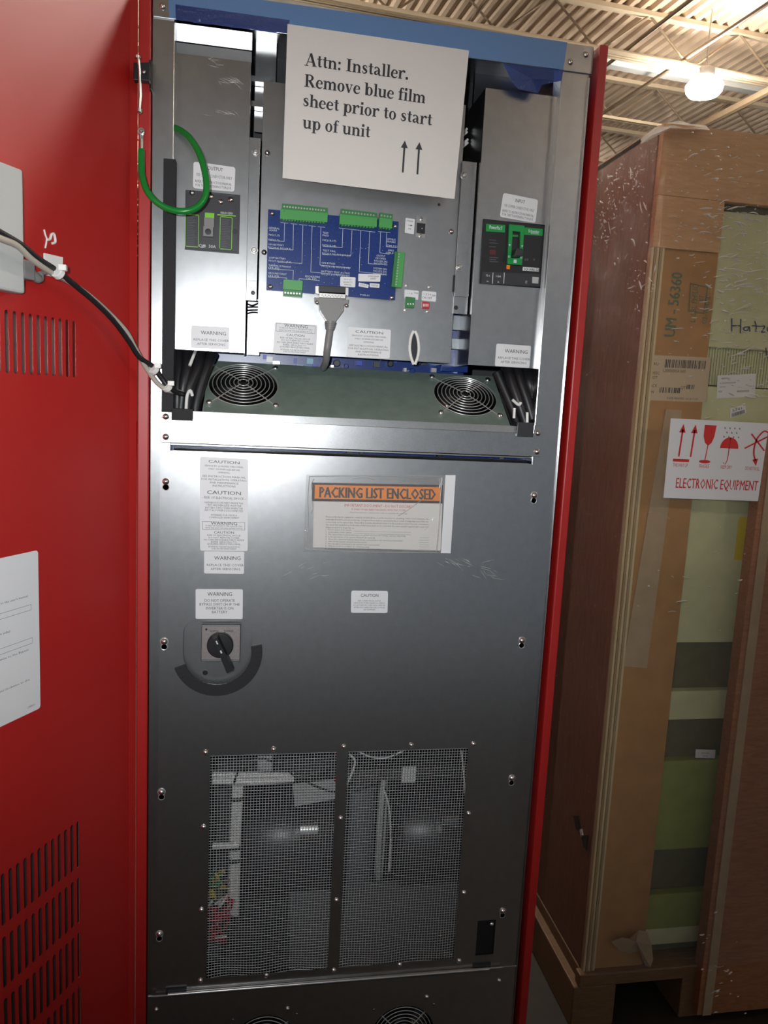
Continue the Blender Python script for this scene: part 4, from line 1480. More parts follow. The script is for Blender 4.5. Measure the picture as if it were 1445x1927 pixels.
for k, (s, w) in enumerate((('1.  Model number of the system:', .2), ('2.  Serial number of the system:', .2), ('3.  The system has received inspection on arrival? (Correct AC voltage, current OK) (Y/N)', .62), ('4.  Is the placement of the system finished? (if required)', .38), ('5.  Have the external battery wires been connected to the system permanently?', .6),
                            ('6.  Have all the system connections been made?', .32), ('7.  Are the wires connected to the system load (open) panels?', .42), ('8.  Will the loads be available at commissioning?', .34), ('9.  During commissioning you may have personnel trained for this purpose.', .6))):
    ls.append((s, .095, .74 + k * .0375 - .02, .022, 2, {'align': 'L', 'width': w}))
    if k < 2:
        pass
rc = [(.31, .722 + .0375 * k, .76, .725 + .0375 * k, 1) for k in range(2)] + [(.83, .80 + .0375 * k, .905, .803 + .0375 * k, 2) for k in range(6)]
o = sticker('packing_sheet', shq, PK, ls, rects=rc, mats=('sheet', 'ink', 'greyink', 'redink'), r=0, t=.0004)
o['label'] = 'white printed packing form'
bq_ = pxq([(587.5, 908), (833, 913), (832.5, 947.5), (586.5, 943)], YK - .0006)
mb = sticker('x', bq_, None, [], mats=(), r=0, build=False, rects=[(.02, .12, .98, .86, 1)])
P, N, asp = quadmap(bq_)
mb.text('PACKING LIST ENCLOSED', P, .5, .79, .56, 2, width=.885, lift=.0008, bold=.0038)
mb.build('banner', [simple('dark_banner_border', (.03, .012, .01), .4), 'orange', 'ink'], PK)['label'] = 'orange banner with black lettering'
P, N, asp = quadmap(pq)
mb = MB()
GX, GY = 40, 24
vs, fs = [], []
for j in range(GY + 1):
    for i in range(GX + 1):
        u, v = .93 * i / GX, j / GY
        edge = min(u / .06, (.93 - u) / .05, v / .10, (1 - v) / .06, 1)
        h = .0018 + .003 * max(edge, 0) + .0008 * math.sin(u * 23 + v * 9) * edge + .0006 * math.sin(v * 31 - u * 14) * edge + random.uniform(-.0001, .0001)
        vs.append(P(u, v, h))
for j in range(GY):
    for i in range(GX):
        k = j * (GX + 1) + i
        fs.append((k, k + 1, k + GX + 2, k + GX + 1))
mb.raw(vs, fs)
for (pts, rr) in (([(.02, .02), (.015, .3), (.022, .6), (.012, .96)], .0007), ([(.012, .96), (.3, .985), (.6, .99), (.9, .985)], .0006), ([(.905, .04), (.9, .3), (.902, .6), (.895, .97)], .0009), ([(.02, .02), (.3, .012), (.6, .012), (.91, .012)], .0005),
                  ([(.05, .05), (.035, .12), (.04, .2)], .0008), ([(.78, .30), (.70, .42), (.62, .52)], .0005), ([(.885, .05), (.895, .1), (.89, .16)], .0012), ([(.04, .3), (.05, .42), (.04, .5)], .0006), ([(.03, .9), (.06, .96), (.1, .97)], .0007), ([(.3, .05), (.38, .035), (.45, .06)], .0004), ([(.68, .05), (.76, .03), (.8, .06)], .0004), ([(.86, .55), (.82, .66), (.80, .7)], .0005)):
    mb.tube(catmull([P(u, v, .0045) for u, v in pts], 5), rr, 6, 1)  # whitened strands for seams, creases and the glints along them
mb.build('clear_sleeve', ['clear', 'glintp'], PK, smooth=True)['label'] = 'clear crinkled plastic sleeve'
mb = MB()
mb.slab([P(.93, 0, .0012), P(1, 0.0, .0012), P(.998, 1, .0012), P(.93, 1, .0012)], N, .0008)
mb.build('seal_strip', 'paper', PK)['label'] = 'white seal strip'

# ================================================================== NOTICE SHEET
def stroke(mb, P, pts, ws, u0, v0, su, sv, smooth=True, closed=False, m=1, lift=.0004):
    pts = [Vector((x, y, w)) for (x, y), w in zip(pts, ws)]
    if closed:
        p = pts + pts[:3]
        q = catmull(p, 6)
        q = q[6:6 + 6 * len(pts) + 1]
    elif smooth and len(pts) > 2:
        q = catmull(pts, 6)
    else:
        q = pts
    L, R = [], []
    n = len(q)
    for i, p in enumerate(q):
        if closed:
            d = q[(i + 1) % (n - 1)] - q[(i - 1) % (n - 1)]
        else:
            d = q[min(i + 1, n - 1)] - q[max(i - 1, 0)]
        d.z = 0
        d.normalize()
        nx, ny = -d.y * p.z / 2, d.x * p.z / 2
        L.append((p.x + nx, p.y + ny))
        R.append((p.x - nx, p.y - ny))
    f = lambda a: P(u0 + a[0] * su, v0 - a[1] * sv, lift)
    for i in range(n - 1):
        mb.face([f(L[i]), f(R[i]), f(R[i + 1]), f(L[i + 1])], m)


T, t_ = .135, .045


def serif(x, y=.02, w=.24):
    return ([(x - w / 2, y), (x + w / 2, y)], [.04, .04], False, False)


def stem(x, y0, y1, w=T):
    return ([(x, y0), (x, y1)], [w, w], False, False)


def flag(x, y):
    return ([(x - .13, y - .02), (x, y - .02)], [.04, .05], False, False)


def ringg(cx, cy, rx, ry):
    pts, ws = [], []
    for k in range(12):
        a = 2 * math.pi * k / 12
        w = t_ + (T - t_) * abs(math.cos(a)) ** 1.3
        pts.append((cx + (rx - w / 2) * math.cos(a), cy + (ry - w / 2) * math.sin(a)))
        ws.append(w)
    return (pts, ws, True, True)


def archs(x, x2, top=.46):
    return [([(x + .05, .36), (x + (x2 - x) * .55, top - .03), (x2 - .015, .36), (x2, .26)], [.035, .08, .125, T], True, False), stem(x2, 0, .28)]


GL = {
    'A': (.72, [([(.11, .02), (.35, .68)], [.045, .05], False, False), ([(.35, .69), (.60, .02)], [.15, .15], False, False), ([(.18, .22), (.50, .22)], [.04, .04], False, False), serif(.11), serif(.60, .02, .28)]),
    't': (.34, [([(.17, .60), (.17, .14), (.22, .05), (.33, .07)], [.12, .13, .09, .03], True, False), ([(.02, .435), (.32, .435)], [.045, .045], False, False)]),
    'n': (.57, [stem(.14, 0, .46), flag(.14, .46), serif(.14), serif(.44)] + archs(.14, .44)),
    'm': (.86, [stem(.14, 0, .46), flag(.14, .46), serif(.14), serif(.43), serif(.72)] + archs(.14, .43) + archs(.43, .72)),
    'h': (.57, [stem(.14, 0, .68), flag(.14, .68), serif(.14), serif(.44)] + archs(.14, .44)),
    'u': (.57, [stem(.13, .15, .46), flag(.13, .46), ([(.13, .2), (.16, .06), (.28, .03), (.42, .12)], [T, .11, .07, .03], True, False), stem(.43, .0, .46), flag(.43, .46), ([(.43, .02), (.55, .02)], [.05, .04], False, False)]),
    ':': (.28, [stem(.14, .0, .13, .14), stem(.14, .32, .45, .14)]),
    '.': (.25, [stem(.11, .0, .14, .15)]),
    'I': (.40, [stem(.20, .0, .68, .155), serif(.2, .02, .34), serif(.2, .66, .34)]),
    'l': (.29, [stem(.15, 0, .68), flag(.15, .68), serif(.15, .02, .26)]),
    'i': (.29, [stem(.15, 0, .46), flag(.15, .46), serif(.15, .02, .26), stem(.15, .55, .69, .15)]),
    'r': (.46, [stem(.14, 0, .46), flag(.14, .46), serif(.14, .02, .26), ([(.19, .30), (.26, .42), (.36, .44), (.42, .36)], [.03, .06, .11, .13], True, False)]),
    's': (.41, [([(.34, .33), (.29, .425), (.18, .43), (.11, .36), (.17, .27), (.29, .19), (.31, .10), (.22, .03), (.12, .04), (.05, .14)], [.04, .05, .06, .10, .13, .13, .10, .06, .05, .04], True, False)]),
    'a': (.50, [([(.08, .36), (.14, .43), (.25, .43), (.33, .34), (.34, .22)], [.11, .06, .06, .11, T], True, False), stem(.34, .10, .26), ([(.34, .12), (.39, .03), (.49, .05)], [T, .08, .03], True, False), ([(.33, .27), (.18, .22), (.10, .13), (.16, .05), (.30, .10)], [.03, .06, .12, .09, .03], True, False)]),
    'e': (.46, [([(.42, .10), (.32, .03), (.19, .03), (.09, .13), (.09, .27), (.17, .41), (.28, .43), (.37, .35), (.38, .25)], [.03, .06, .09, .13, .13, .08, .05, .10, .11], True, False), ([(.10, .25), (.41, .25)], [.035, .035], False, False)]),
    'o': (.50, [ringg(.25, .23, .22, .245)]),
    'v': (.51, [([(.10, .44), (.26, .0)], [.13, .12], False, False), ([(.26, .0), (.41, .44)], [.045, .045], False, False), serif(.11, .44, .22), serif(.41, .44, .18)]),
    'b': (.56, [stem(.13, .0, .68), flag(.13, .68), ringg(.31, .23, .215, .245)]),
    'p': (.56, [stem(.14, -.20, .46), flag(.14, .46), serif(.14, -.19, .26), ringg(.32, .23, .215, .245)]),
    'f': (.35, [stem(.16, 0, .5), serif(.17, .02, .28), ([(.02, .435), (.33, .435)], [.045, .045], False, False), ([(.16, .46), (.18, .62), (.27, .66), (.35, .60)], [T, .09, .05, .11], True, False)]),
    'R': (.70, [stem(.17, 0, .68, .15), serif(.17, .02, .32), serif(.14, .66, .24), ([(.2, .655), (.40, .64), (.50, .51), (.40, .37), (.2, .35)], [.04, .07, .14, .07, .04], True, False), ([(.32, .36), (.56, .03)], [.14, .15], False, False), serif(.61, .02, .18)]),
    ' ': (.25, []),
}


def serif_line(mb, P, s, u, v, width, sv):
    adv = sum(GL[c][0] for c in s)
    su = width / adv
    x = 0.0
    for c in s:
        w, ss = GL[c]
        for k, (pts, ws, sm, cl) in enumerate(ss):
            stroke(mb, P, [(a + x, b) for a, b in pts], ws, u, v, su, sv, sm, cl, lift=.0005 + .00002 * k)
        x += w


NQ = [at(541, 45, -.010), at(882.5, 95, -.010), at(855, 374.5, -.002), at(531.5, 335, -.002)]
P, N, asp = quadmap(NQ)
TL, TR, BR, BL = NQ


def nuv(px, py):
    """inverse bilinear on the sheet, by iteration"""
    u = v = .5
    for _ in range(30):
        p = P(u, v)
        q = at_plane(px, py, p, N)
        d = q - p
        e1 = P(u + .01, v) - p; e2 = P(u, v + .01) - p
        a, b, c = e1.dot(e1), e1.dot(e2), e2.dot(e2)
        r1, r2 = d.dot(e1), d.dot(e2)
        det = a * c - b * b
        u += (r1 * c - r2 * b) / det * .01
        v += (a * r2 - b * r1) / det * .01
    return u, v


mb = MB()
G = 12
vs = []
for j in range(G + 1):
    for i in range(G + 1):
        vs.append(P(i / G, j / G, .0012 * math.sin(math.pi * i / G) * math.sin(math.pi * j / G)))
fs = [(j * (G + 1) + i, j * (G + 1) + i + 1, (j + 1) * (G + 1) + i + 1, (j + 1) * (G + 1) + i) for j in range(G) for i in range(G)]
mb.raw(vs, fs, 0)
mb.raw([p - N * .0004 for p in vs], [f[::-1] for f in fs], 0)
PL = lambda u, v, l=0: P(u, v, .0012 * math.sin(math.pi * u) * math.sin(math.pi * v) + l)
for s, a, b in (("Attn: Installer.", (573, 123.5), (769, 151)), ("Remove blue film", (572, 163), (800, 195.5)), ("sheet prior to start", (569, 199.5), (812, 237)), ("up of unit", (569, 241), (696, 260))):
    u0, v0 = nuv(*a)
    u1, v1 = nuv(*b)
    serif_line(mb, lambda u, v, l=0, u0=u0, u1=u1, v0=v0, v1=v1: PL(u, v + (v1 - v0) * (u - u0) / (u1 - u0), l), s, u0, v0, u1 - u0, .1195)
for (xa, ya, xb, yb) in ((757.5, 325, 761.5, 265), (785, 328.5, 789, 268)):
    u0, v0 = nuv(xa, ya); u1, v1 = nuv(xb, yb)
    w = .0055
    mb.face([PL(u0 - w, v0, .0006), PL(u0 + w, v0, .0006), PL(u1 + w, v1 + .03, .0006), PL(u1 - w, v1 + .03, .0006)], 1)
    mb.face([PL(u1 - .02, v1 + .05, .0007), PL(u1 + .02, v1 + .05, .0007), PL(u1, v1, .0007)], 1)
tag(mb.build('notice_sheet', ['sheet', 'ink'], smooth=False), 'white paper notice to the installer hanging over the control module', 'paper notice')

# ================================================================== BLUE FILM
BF = thing('protective_film', at(690, 80, -.004), 'blue protective film stuck along the top rail of the cabinet', 'plastic film')
mb = MB()
q = [at(316, 2, -.0042), at(1067, 86, -.0042), at(1060, 131, -.0042), at(318, 37, -.0042)]
q[0].z = q[1].z = ztop + .0003
q[3].z = q[2].z = zr0 + .0003
mb.slab(q, NF, .0006)
mb.slab([q[0] + Vector((0, .03, 0.0004)), q[1] + Vector((0, .03, 0.0004)), q[1] + Vector((0, 0, .0004)), q[0] + Vector((0, 0, .0004))], Z1, .0004)
mb.build('film_strip', 'bluefilm', BF)


def flap(px_pts, Y, amp, nx=24, nz=8):
    q = pxq(px_pts, Y)
    P, N, asp = quadmap(q)
    mb = MB()
    vs = [P(i / nx, j / nz, (j / nz) * amp * (math.sin(i * .9) + .5 * math.sin(i * 2.3 + j)) + random.uniform(-.0003, .0003)) for j in range(nz + 1) for i in range(nx + 1)]
    fs = [(j * (nx + 1) + i, j * (nx + 1) + i + 1, (j + 1) * (nx + 1) + i + 1, (j + 1) * (nx + 1) + i) for j in range(nz) for i in range(nx)]
    mb.raw(vs, fs)
    mb.build('loose_flap', 'flapfilm', BF, smooth=True)['label'] = 'loose dark blue flap of film'


flap([(330, 8), (545, 38), (541, 64), (331, 38)], -.0056, .0015)
mb = MB()
tri = [(946, 119), (1060, 131), (1056, 152), (1020, 160), (1012, 176), (975, 168), (962, 152)]
pts = [at(x, y, -.0056 + .003 * (i % 2)) for i, (x, y) in enumerate(tri)]
cpt = at(1000, 148, -.009)
for i in range(len(pts)):
    j = (i + 1) % len(pts)
    mb.face([cpt, pts[i], pts[j]])
mb.build('loose_flap', 'flapfilm', BF)['label'] = 'torn loose corner of blue film'

# ================================================================== WIRES, FOAM AND CABLES
mb = MB()
q = pxq([(308, 299), (331, 303), (331, 775), (319, 770)], -.0012)
xs0, xs1 = at(308, 299, -.0012).x, at(331, 303, -.0012).x
mb.box(xs0, xs1, -.0045, -.0006, at(320, 776, -.001).z, at(320, 300, -.001).z)
mb.box(xs1 - .003, xs1, -.0006, .03, at(320, 776, -.001).z, at(320, 300, -.001).z)
tag(mb.build('foam_strip', 'rubber', bevel=.0006), 'long black foam strip along the left upright', 'foam strip')
mb = MB()
fx0, fx1 = at(323, 780, -.006).x, at(363, 780, -.006).x
mb.box(fx0, fx1, -.0085, -.0042, at(340, 791, -.006).z, at(340, 769, -.006).z)
mb.box(fx0, fx1, -.0042, .018, zbt + .0004, at(340, 769, -.006).z)
tag(mb.build('foam_pad', 'rubber', bevel=.0006), 'small black foam pad folded over the crossbar under the cable bundle', 'foam pad', 'foam pads on the crossbar')
mb = MB()
fx0, fx1 = at(973, 800, -.006).x, at(1004, 800, -.006).x
mb.box(fx0, fx1, -.0085, -.0042, at(988, 822, -.006).z, at(988, 795, -.006).z)
mb.box(fx0, fx1, -.0042, .018, zbt + .0004, at(988, 795, -.006).z)
tag(mb.build('foam_pad', 'charcoal', bevel=.0006), 'small black foam pad folded over the crossbar beside the right upright', 'foam pad', 'foam pads on the crossbar')
# green ground wire
GW = thing('ground_wire', at(266, 300, -.03), 'thick green ground wire looping from the door to the cabinet', 'wire')
path = [(266, 282, -.030), (266, 305, -.034), (267.5, 330, -.040), (275, 356, -.048), (292, 378, -.055), (317, 393, -.060), (345, 397.5, -.062), (369, 391, -.060), (385, 372, -.055), (388.5, 347, -.050), (384, 318, -.043), (374, 287, -.034), (358, 261, -.022), (342, 247, -.006), (326, 240, .008), (312, 238, .016)]
mb = MB()
mb.tube(catmull([at(*p) for p in path], 8), .0045, 14)
mb.build('insulated_wire', 'wire_green', GW, smooth=True)
mb = MB()
mb.tube([at(266, 284, -.030), at(266, 262, -.029)], .0026, 10)
mb.lathe([(.0044, -.001), (.0044, .001)], at(266, 247, -.0295), NF, 18)
mb.lathe([(.0032, .001), (.0032, .004), (.002, .005)], at(266.5, 248, -.0295), NF, 6)
mb.slab(pxq([(263, 252), (270, 252), (269, 264), (263, 264)], -.029), NF, .0015)
mb.build('ring_lug', 'chrome', GW, smooth=True)['label'] = 'metal ring lug'
# bundled black and beige cables
CB_ = thing('cable_bundle', at(200, 560, -.08), 'black and beige cables tied together from door to cabinet', 'cable')
bl = [(-40, 412, -.30), (0, 437, -.27), (40, 461, -.24), (72, 487, -.215), (106, 509, -.185), (140, 536, -.15), (178, 568, -.12), (214, 604, -.085), (243, 643, -.06), (262, 672, -.045), (288, 690, -.03), (304, 712, -.022), (322, 733, -.016), (345, 742, .01), (352, 742, .04)]
be = [(-40, 430, -.30), (0, 448, -.275), (32, 462, -.25), (60, 488, -.225), (98, 514, -.19), (130, 530, -.155), (170, 558, -.125), (208, 592, -.09), (238, 625, -.065), (254, 655, -.05), (275, 692, -.034), (296, 721, -.024), (318, 735, -.016), (342, 738, .012), (350, 735, .04)]
mb = MB(); mb.tube(catmull([at(*p) for p in bl], 8), .0037, 10); mb.build('black_cable', 'black', CB_, smooth=True)
mb = MB(); mb.tube(catmull([at(*p) for p in be], 8), .0036, 10); mb.build('beige_cable', 'beige', CB_, smooth=True)
for (x, y, Y, dx, dy) in ((109, 513, -.19, .3, .8), (289, 695, -.032, .7, .4), (314, 728, -.02, .5, .6)):
    c = at(x, y, Y)
    d = (at(x + 10, y + 9, Y + .008) - c).normalized()
    mb = MB()
    mb.lathe([(.0078, -.0035), (.0078, .0035)], c, d, 16)
    mb.box(c.x + .002, c.x + .011, c.y - .008, c.y, c.z + .002, c.z + .009)
    mb.build('cable_tie', 'white_plastic', CB_, bevel=.0006)
# display box on the door with its plug
bx_s0 = sz(18, 430)[0]
zt_, zl_ = sz(17, 322)[1], sz(18, 553)[1]
DB = thing('door_box', D(bx_s0 + .1, zl_, .02), 'light grey control box on the inside of the red door', 'control box')
mb = MB()


def doorbox(mb, sa, sb, z0, z1, l0, l1, m):
    mb.hexa([D(sb, z0, l1), D(sa, z0, l1), D(sa, z1, l1), D(sb, z1, l1), D(sb, z0, l0), D(sa, z0, l0), D(sa, z1, l0), D(sb, z1, l0)], m)


doorbox(mb, bx_s0 + .0, bx_s0 + .22, zl_, zt_, .0006, .022, 0)
mb.build('box_body', 'off_grey', DB, bevel=.003)
mb = MB()
s1, z1_ = sz(40, 512)
doorbox(mb, s1 - .002, bx_s0, z1_ - .010, z1_ + .012, .006, .020, 0)
mb.build('plug', 'grey_plastic', DB, bevel=.002)
mb = MB()
mb.tube(catmull([D(s1, z1_, .013), D(s1 - .015, z1_ - .006, .013), on_door(78, 514, .012), on_door(100, 510, .016)], 6), [.006] * 6 + [.0045] * 6 + [.003] * 7, 10)
mb.build('plug_lead', 'grey_plastic', DB, smooth=True)
# heavy black cables in the side pockets
for side, paths, lab in (('l', [[(352, 655, .05), (352, 690, .03), (345, 725, .02), (340, 770, .02)], [(378, 655, .06), (372, 690, .035), (356, 730, .02), (352, 775, .02)], [(400, 665, .06), (385, 700, .04), (372, 745, .03), (366, 780, .025)], [(335, 660, .05), (336, 700, .03), (334, 740, .02), (333, 775, .02)]],
                         'black wires bunched in the pocket left of the upper fan'),
                        ('r', [[(955, 690, .05), (963, 720, .035), (975, 755, .025), (990, 800, .02)], [(972, 690, .05), (980, 720, .035), (992, 755, .025), (1002, 790, .02)], [(935, 700, .06), (950, 735, .05), (965, 770, .04), (975, 800, .03)], [(990, 695, .05), (996, 720, .03), (1002, 745, .03), (1006, 770, .03)]],
                         'ribbed black cables in the pocket right of the upper fan')):
    t = thing('wire_bunch', at(*paths[0][-1]), lab, 'wires')
    for k, p in enumerate(paths):
        mb = MB()
        q = catmull([at(*c) for c in p], 10)
        rr = [.0088 + (.0007 if side == 'r' and i % 2 else 0) for i in range(len(q))]
        mb.tube(q, rr, 12)
        mb.build('black_wire', 'black', t, smooth=True)
    ties = [[(350, 770, .008), (352, 745, .006), (358, 735, .006), (362, 745, .008)], [(357, 688, .01), (364, 670, .02), (368, 660, .04)]] if side == 'l' else \
        [[(964, 752, .012), (976, 762, .012), (980, 757, .012)], [(968, 768, .011), (967, 787, .010)], [(992, 776, .010), (992, 797, .009)]]
    for tp in ties:
        mb = MB()
        mb.tube(catmull([at(*p) for p in tp], 5), .0024, 8)
        mb.build('white_tie', 'white_plastic', t, smooth=True)
# pocket backs
mb = MB()
mb.box(XL + .004, shx0 - .001, .075, .078, zb0, at(360, 640, .075).z)
mb.box(shx1 + .001, XR - .004, .075, .078, zb0, at(980, 680, .075).z)
PT(mb, 'pocket_back', 'black')
# boards glimpsed in the gaps
def glimpsed(label, x0p, x1p, ytop, ybot, Y, n, cat='circuit board'):
    a, b = at(*x0p, Y), at(*x1p, Y)
    z1, z0 = max(at(x0p[0], ytop[0], Y).z, at(x1p[0], ytop[1], Y).z), min(at(x0p[0], ybot[0], Y).z, at(x1p[0], ybot[1], Y).z)
    t = thing('driver_board', ((a.x + b.x) / 2, Y, z0), label, cat)
    mb = MB()
    mb.box(a.x, b.x, Y, Y + .002, z0, z1)
    mb.build('board', 'pcb', t)
    mts = ['black', 'white_plastic', 'blue_plastic', 'steel', 'charcoal', 'pcbedge', 'innerdark', 'pcb']
    nm = ['capacitor', 'connector', 'connector', 'heat_sink', 'chip', 'resistor', 'chip', 'coil']
    for k in range(n):
        f = (k + random.uniform(.2, .8)) / n
        x = a.x + (b.x - a.x) * f
        w = random.uniform(.004, .012)
        zz = random.uniform(z0 + .002, z1 - .008)
        i = random.randrange(len(mts))
        mb = MB()
        if i in (0, 7):
            mb.lathe([(w * .6, .0), (w * .6, .012), (w * .5, .013)], (x, Y, zz), NF, 12)
        else:
            mb.box(x - w / 2, x + w / 2, Y - random.uniform(.004, .012), Y, zz, zz + random.uniform(.004, .010))
        mb.build(nm[i], mts[i], t)


glimpsed('blue driver board glimpsed in the slit below the crossbar', (322, 850), (1000, 875), (800, 825), (862, 884), .03, 46)
glimpsed('blue driver board glimpsed between the module and the sloping fan shelf', (400, 680), (872, 700), (655, 668), (688, 702), .125, 34)
mb = MB()
x0 = at(849, 600, .09).x; x1 = at(868, 600, .09).x
mb.box(x0, x1, .08, .098, at(858, 622, .09).z, at(858, 595, .09).z)
mb.box(x0, x1 - .003, .08, .098, at(858, 658, .09).z, at(858, 638, .09).z)
mb.box(x0 - .01, x1 + .02, .1, .102, at(858, 700, .1).z, at(858, 585, .1).z, 1)
tag(mb.build('relay_module', ['core', 'pcb'], bevel=.0006), 'grey relay blocks in the gap right of the control module', 'relay')
# wires glimpsed in the left gap of the module
mb = MB()
for k in range(5):
    y = 566 + k * 6
    mb.tube(catmull([at(466, y, .06), at(475, y + random.uniform(-3, 3), .05), at(488, y + random.uniform(-4, 2), .06)], 4), .0012, 6, 0)
mb.box(at(466, 600, .07).x, at(489, 600, .07).x, .07, .074, at(478, 668, .07).z, at(478, 563, .07).z, 1)
tag(mb.build('sense_wires', ['black', 'galv_smooth']), 'thin black wires in the gap left of the control module', 'wires')
mb = MB()
for k in range(2):
    for s in (-1, 1):
        p, q = at(865 + k * 1.5, 257 + k * 20 + s * 3, .09), at(879 + k * 1.5, 245 + k * 20 + s * 3, .09)
        mb.tube([p, q], .002, 8)
tag(mb.build('striped_wires', 'white_plastic', smooth=True), 'white striped wires beside the paper notice', 'wires')

# ================================================================== TRANSFORMER BEHIND THE MESH
YT = 0.20
TF = thing('transformer', at(640, 1800, YT), 'large black transformer behind the mesh windows', 'transformer')
c1a, c1b = at(455, 1572, YT), at(622, 1566, YT)
rad = abs(at(540, 1472, YT).z - at(540, 1572, YT).z)
for (pa, pb_) in (((452, 1575), (625, 1568)), ((738, 1565), (905, 1558))):
    a, b = at(*pa, YT + .05), at(*pb_, YT + .05)
    mb = MB()
    mb.lathe([(rad * .3, -.003), (rad * .97, -.003), (rad * 1.02, .004), (rad * 1.02, (b - a).length - .004), (rad * .97, (b - a).length + .003), (rad * .3, (b - a).length + .003)], a, (b - a), 48)
    mb.build('winding', 'winding', TF, smooth=True)
for (pa, pb_, k) in (((563, 1566), (596, 1565), 1.0), ((829, 1550), (856, 1549), 1.0)):
    a, b = at(*pa, YT + .05 - rad * .9), at(*pb_, YT + .05 - rad * .9)
    mb = MB()
    L_ = (b - a).length
    mb.lathe([(.022, -.001), (.026, .0), (.026, L_), (.022, L_ + .001)], a + Z1 * .006, (b - a), 24)
    mb.build('clamp_band', 'chrome', TF, smooth=True)['label'] = 'shiny metal clamp band'
a, b = at(646, 1480, YT), at(712, 1780, YT)
mb = MB()
mb.lathe([(.034, 0), (.034, .33)], Vector(((a.x + b.x) / 2, YT + .06, b.z)), Z1, 32)
mb.build('core', 'core', TF, smooth=True)
mb = MB()
ec, ez = at(718, 1560, YT - .01), rad
mb.tube([Vector((ec.x + .010 * math.cos(t), YT - .01 + .03 * math.cos(t), ec.z + rad * .95 * math.sin(t))) for t in [2 * math.pi * k / 40 for k in range(40)]], .006, 10, 0, True)
mb.build('winding_rim', 'off_grey', TF, smooth=True)['label'] = 'pale rim of the right winding'
a, b = at(640, 1475, YT - .03), at(882, 1440, YT - .03)
mb = MB()
mb.box(a.x, b.x, YT - .03, YT + .02, at(760, 1466, YT - .03).z, at(760, 1445, YT - .03).z)
mb.box(at(757, 1450, YT - .034).x, at(783, 1450, YT - .034).x, YT - .036, YT - .03, at(770, 1456, YT).z, at(770, 1428, YT).z, 1)
mb.build('top_beam', ['galv_smooth', 'white_plastic'], TF)
mb = MB()
mb.box(at(385, 1700, YT).x, at(900, 1700, YT).x, YT + .13, YT + .133, at(640, 1900, YT).z, at(640, 1380, YT).z)
mb.hexa([(at(545, 1800, .06).x, .06, at(640, 1820, .06).z), (at(895, 1800, .06).x, .06, at(640, 1820, .06).z), (at(895, 1660, .16).x, .16, at(640, 1665, .16).z), (at(545, 1660, .16).x, .16, at(640, 1665, .16).z)] +
        [Vector(p) - Vector((0, -.003, .003)) for p in ((at(545, 1800, .06).x, .06, at(640, 1820, .06).z), (at(895, 1800, .06).x, .06, at(640, 1820, .06).z), (at(895, 1660, .16).x, .16, at(640, 1665, .16).z), (at(545, 1660, .16).x, .16, at(640, 1665, .16).z))], 1)
mb.build('mounting_bracket', ['innerdark', 'innerdark'], TF)
# white sleeved wiring and loose wires
WS = thing('wiring_loom', at(445, 1720, .1), 'white sleeved wiring loom behind the left mesh window', 'wires')
mb = MB()
for y in (1458, 1470):
    mb.tube([at(400, y, .06), at(480, y + 1, .06), at(552, y + (1 if y < 1460 else -4), .07)], .0058, 10)
mb.build('sleeve', 'white_plastic', WS, smooth=True)
mb = MB()
for x in (437, 446):
    mb.tube(catmull([at(x + 6, 1476, .07), at(x + 4, 1520, .07), at(x + 1, 1580, .07), at(x, 1640, .07), at(x - 3, 1720, .07)], 5), .0062, 10)
mb.tube([at(400, 1592, .06), at(450, 1590, .06)], .006, 10)
mb.build('sleeve', 'white_plastic', WS, smooth=True)
for (x, y) in ((442, 1592), (440, 1616), (446, 1500)):
    c = at(x, y, .07)
    mb = MB()
    mb.lathe([(.0145, -.0015), (.0145, .0015)], c, Z1, 16)
    mb.build('cable_tie', 'charcoal', WS)
mb = MB()
mb.slab(pxq([(551, 1476), (640, 1466), (640, 1502), (554, 1518)], .085), NF, .003)
mb.slab(pxq([(486, 1422), (512, 1422), (512, 1450), (486, 1450)], .085), NF, .003)
mb.build('bracket', 'off_grey', WS)
for (pts, mat, r) in (([(440, 1475), (455, 1440), (495, 1428), (535, 1445), (560, 1462), (600, 1450), (635, 1418)], 'black', .002), ([(560, 1462), (600, 1482), (640, 1490), (700, 1470), (730, 1440), (745, 1415)], 'black', .002),
                      ([(655, 1418), (668, 1432), (660, 1460), (650, 1480)], 'white_plastic', .002), ([(670, 1412), (700, 1425), (730, 1425), (760, 1412)], 'white_plastic', .0016), ([(868, 1412), (872, 1450), (876, 1500)], 'white_plastic', .0016), ([(632, 1415), (638, 1440), (630, 1470)], 'red_plastic', .002),
                      ([(720, 1480), (732, 1520), (735, 1580), (732, 1640)], 'white_plastic', .0018)):
    mb = MB()
    mb.tube(catmull([at(x, y, .055) for x, y in pts], 6), r, 8)
    mb.build('loose_wire', mat, WS, smooth=True)
TB = thing('terminal_wires', at(405, 1760, .05), 'tangle of red and yellow wires at the foot of the left mesh window', 'wires')
for k in range(34):
    x0, y0 = random.uniform(388, 428), random.uniform(1640, 1765)
    mat = 'red_plastic' if y0 > 1688 else random.choice(('yellow', 'green_dark', 'yellow', 'copper'))
    if random.random() < .15:
        mat = 'white_plastic'
    mb = MB()
    mb.tube(catmull([at(x0 + random.uniform(-14, 14), y0 + random.uniform(-14, 14), random.uniform(.035, .07)) for _ in range(4)], 5), .0024, 7)
    mb.build('wire', mat, TB, smooth=True)
mb = MB()
for k in range(5):
    c = at(402, 1772 + k * 9, .05)
    mb.box(c.x - .012, c.x + .012, .05, .06, c.z - .003, c.z + .003, 0)
    mb.lathe([(.003, 0), (.003, .002)], (c.x, .05, c.z), NF, 10, 1)
mb.build('terminal_strip', ['innerdark', 'chrome'], TB)
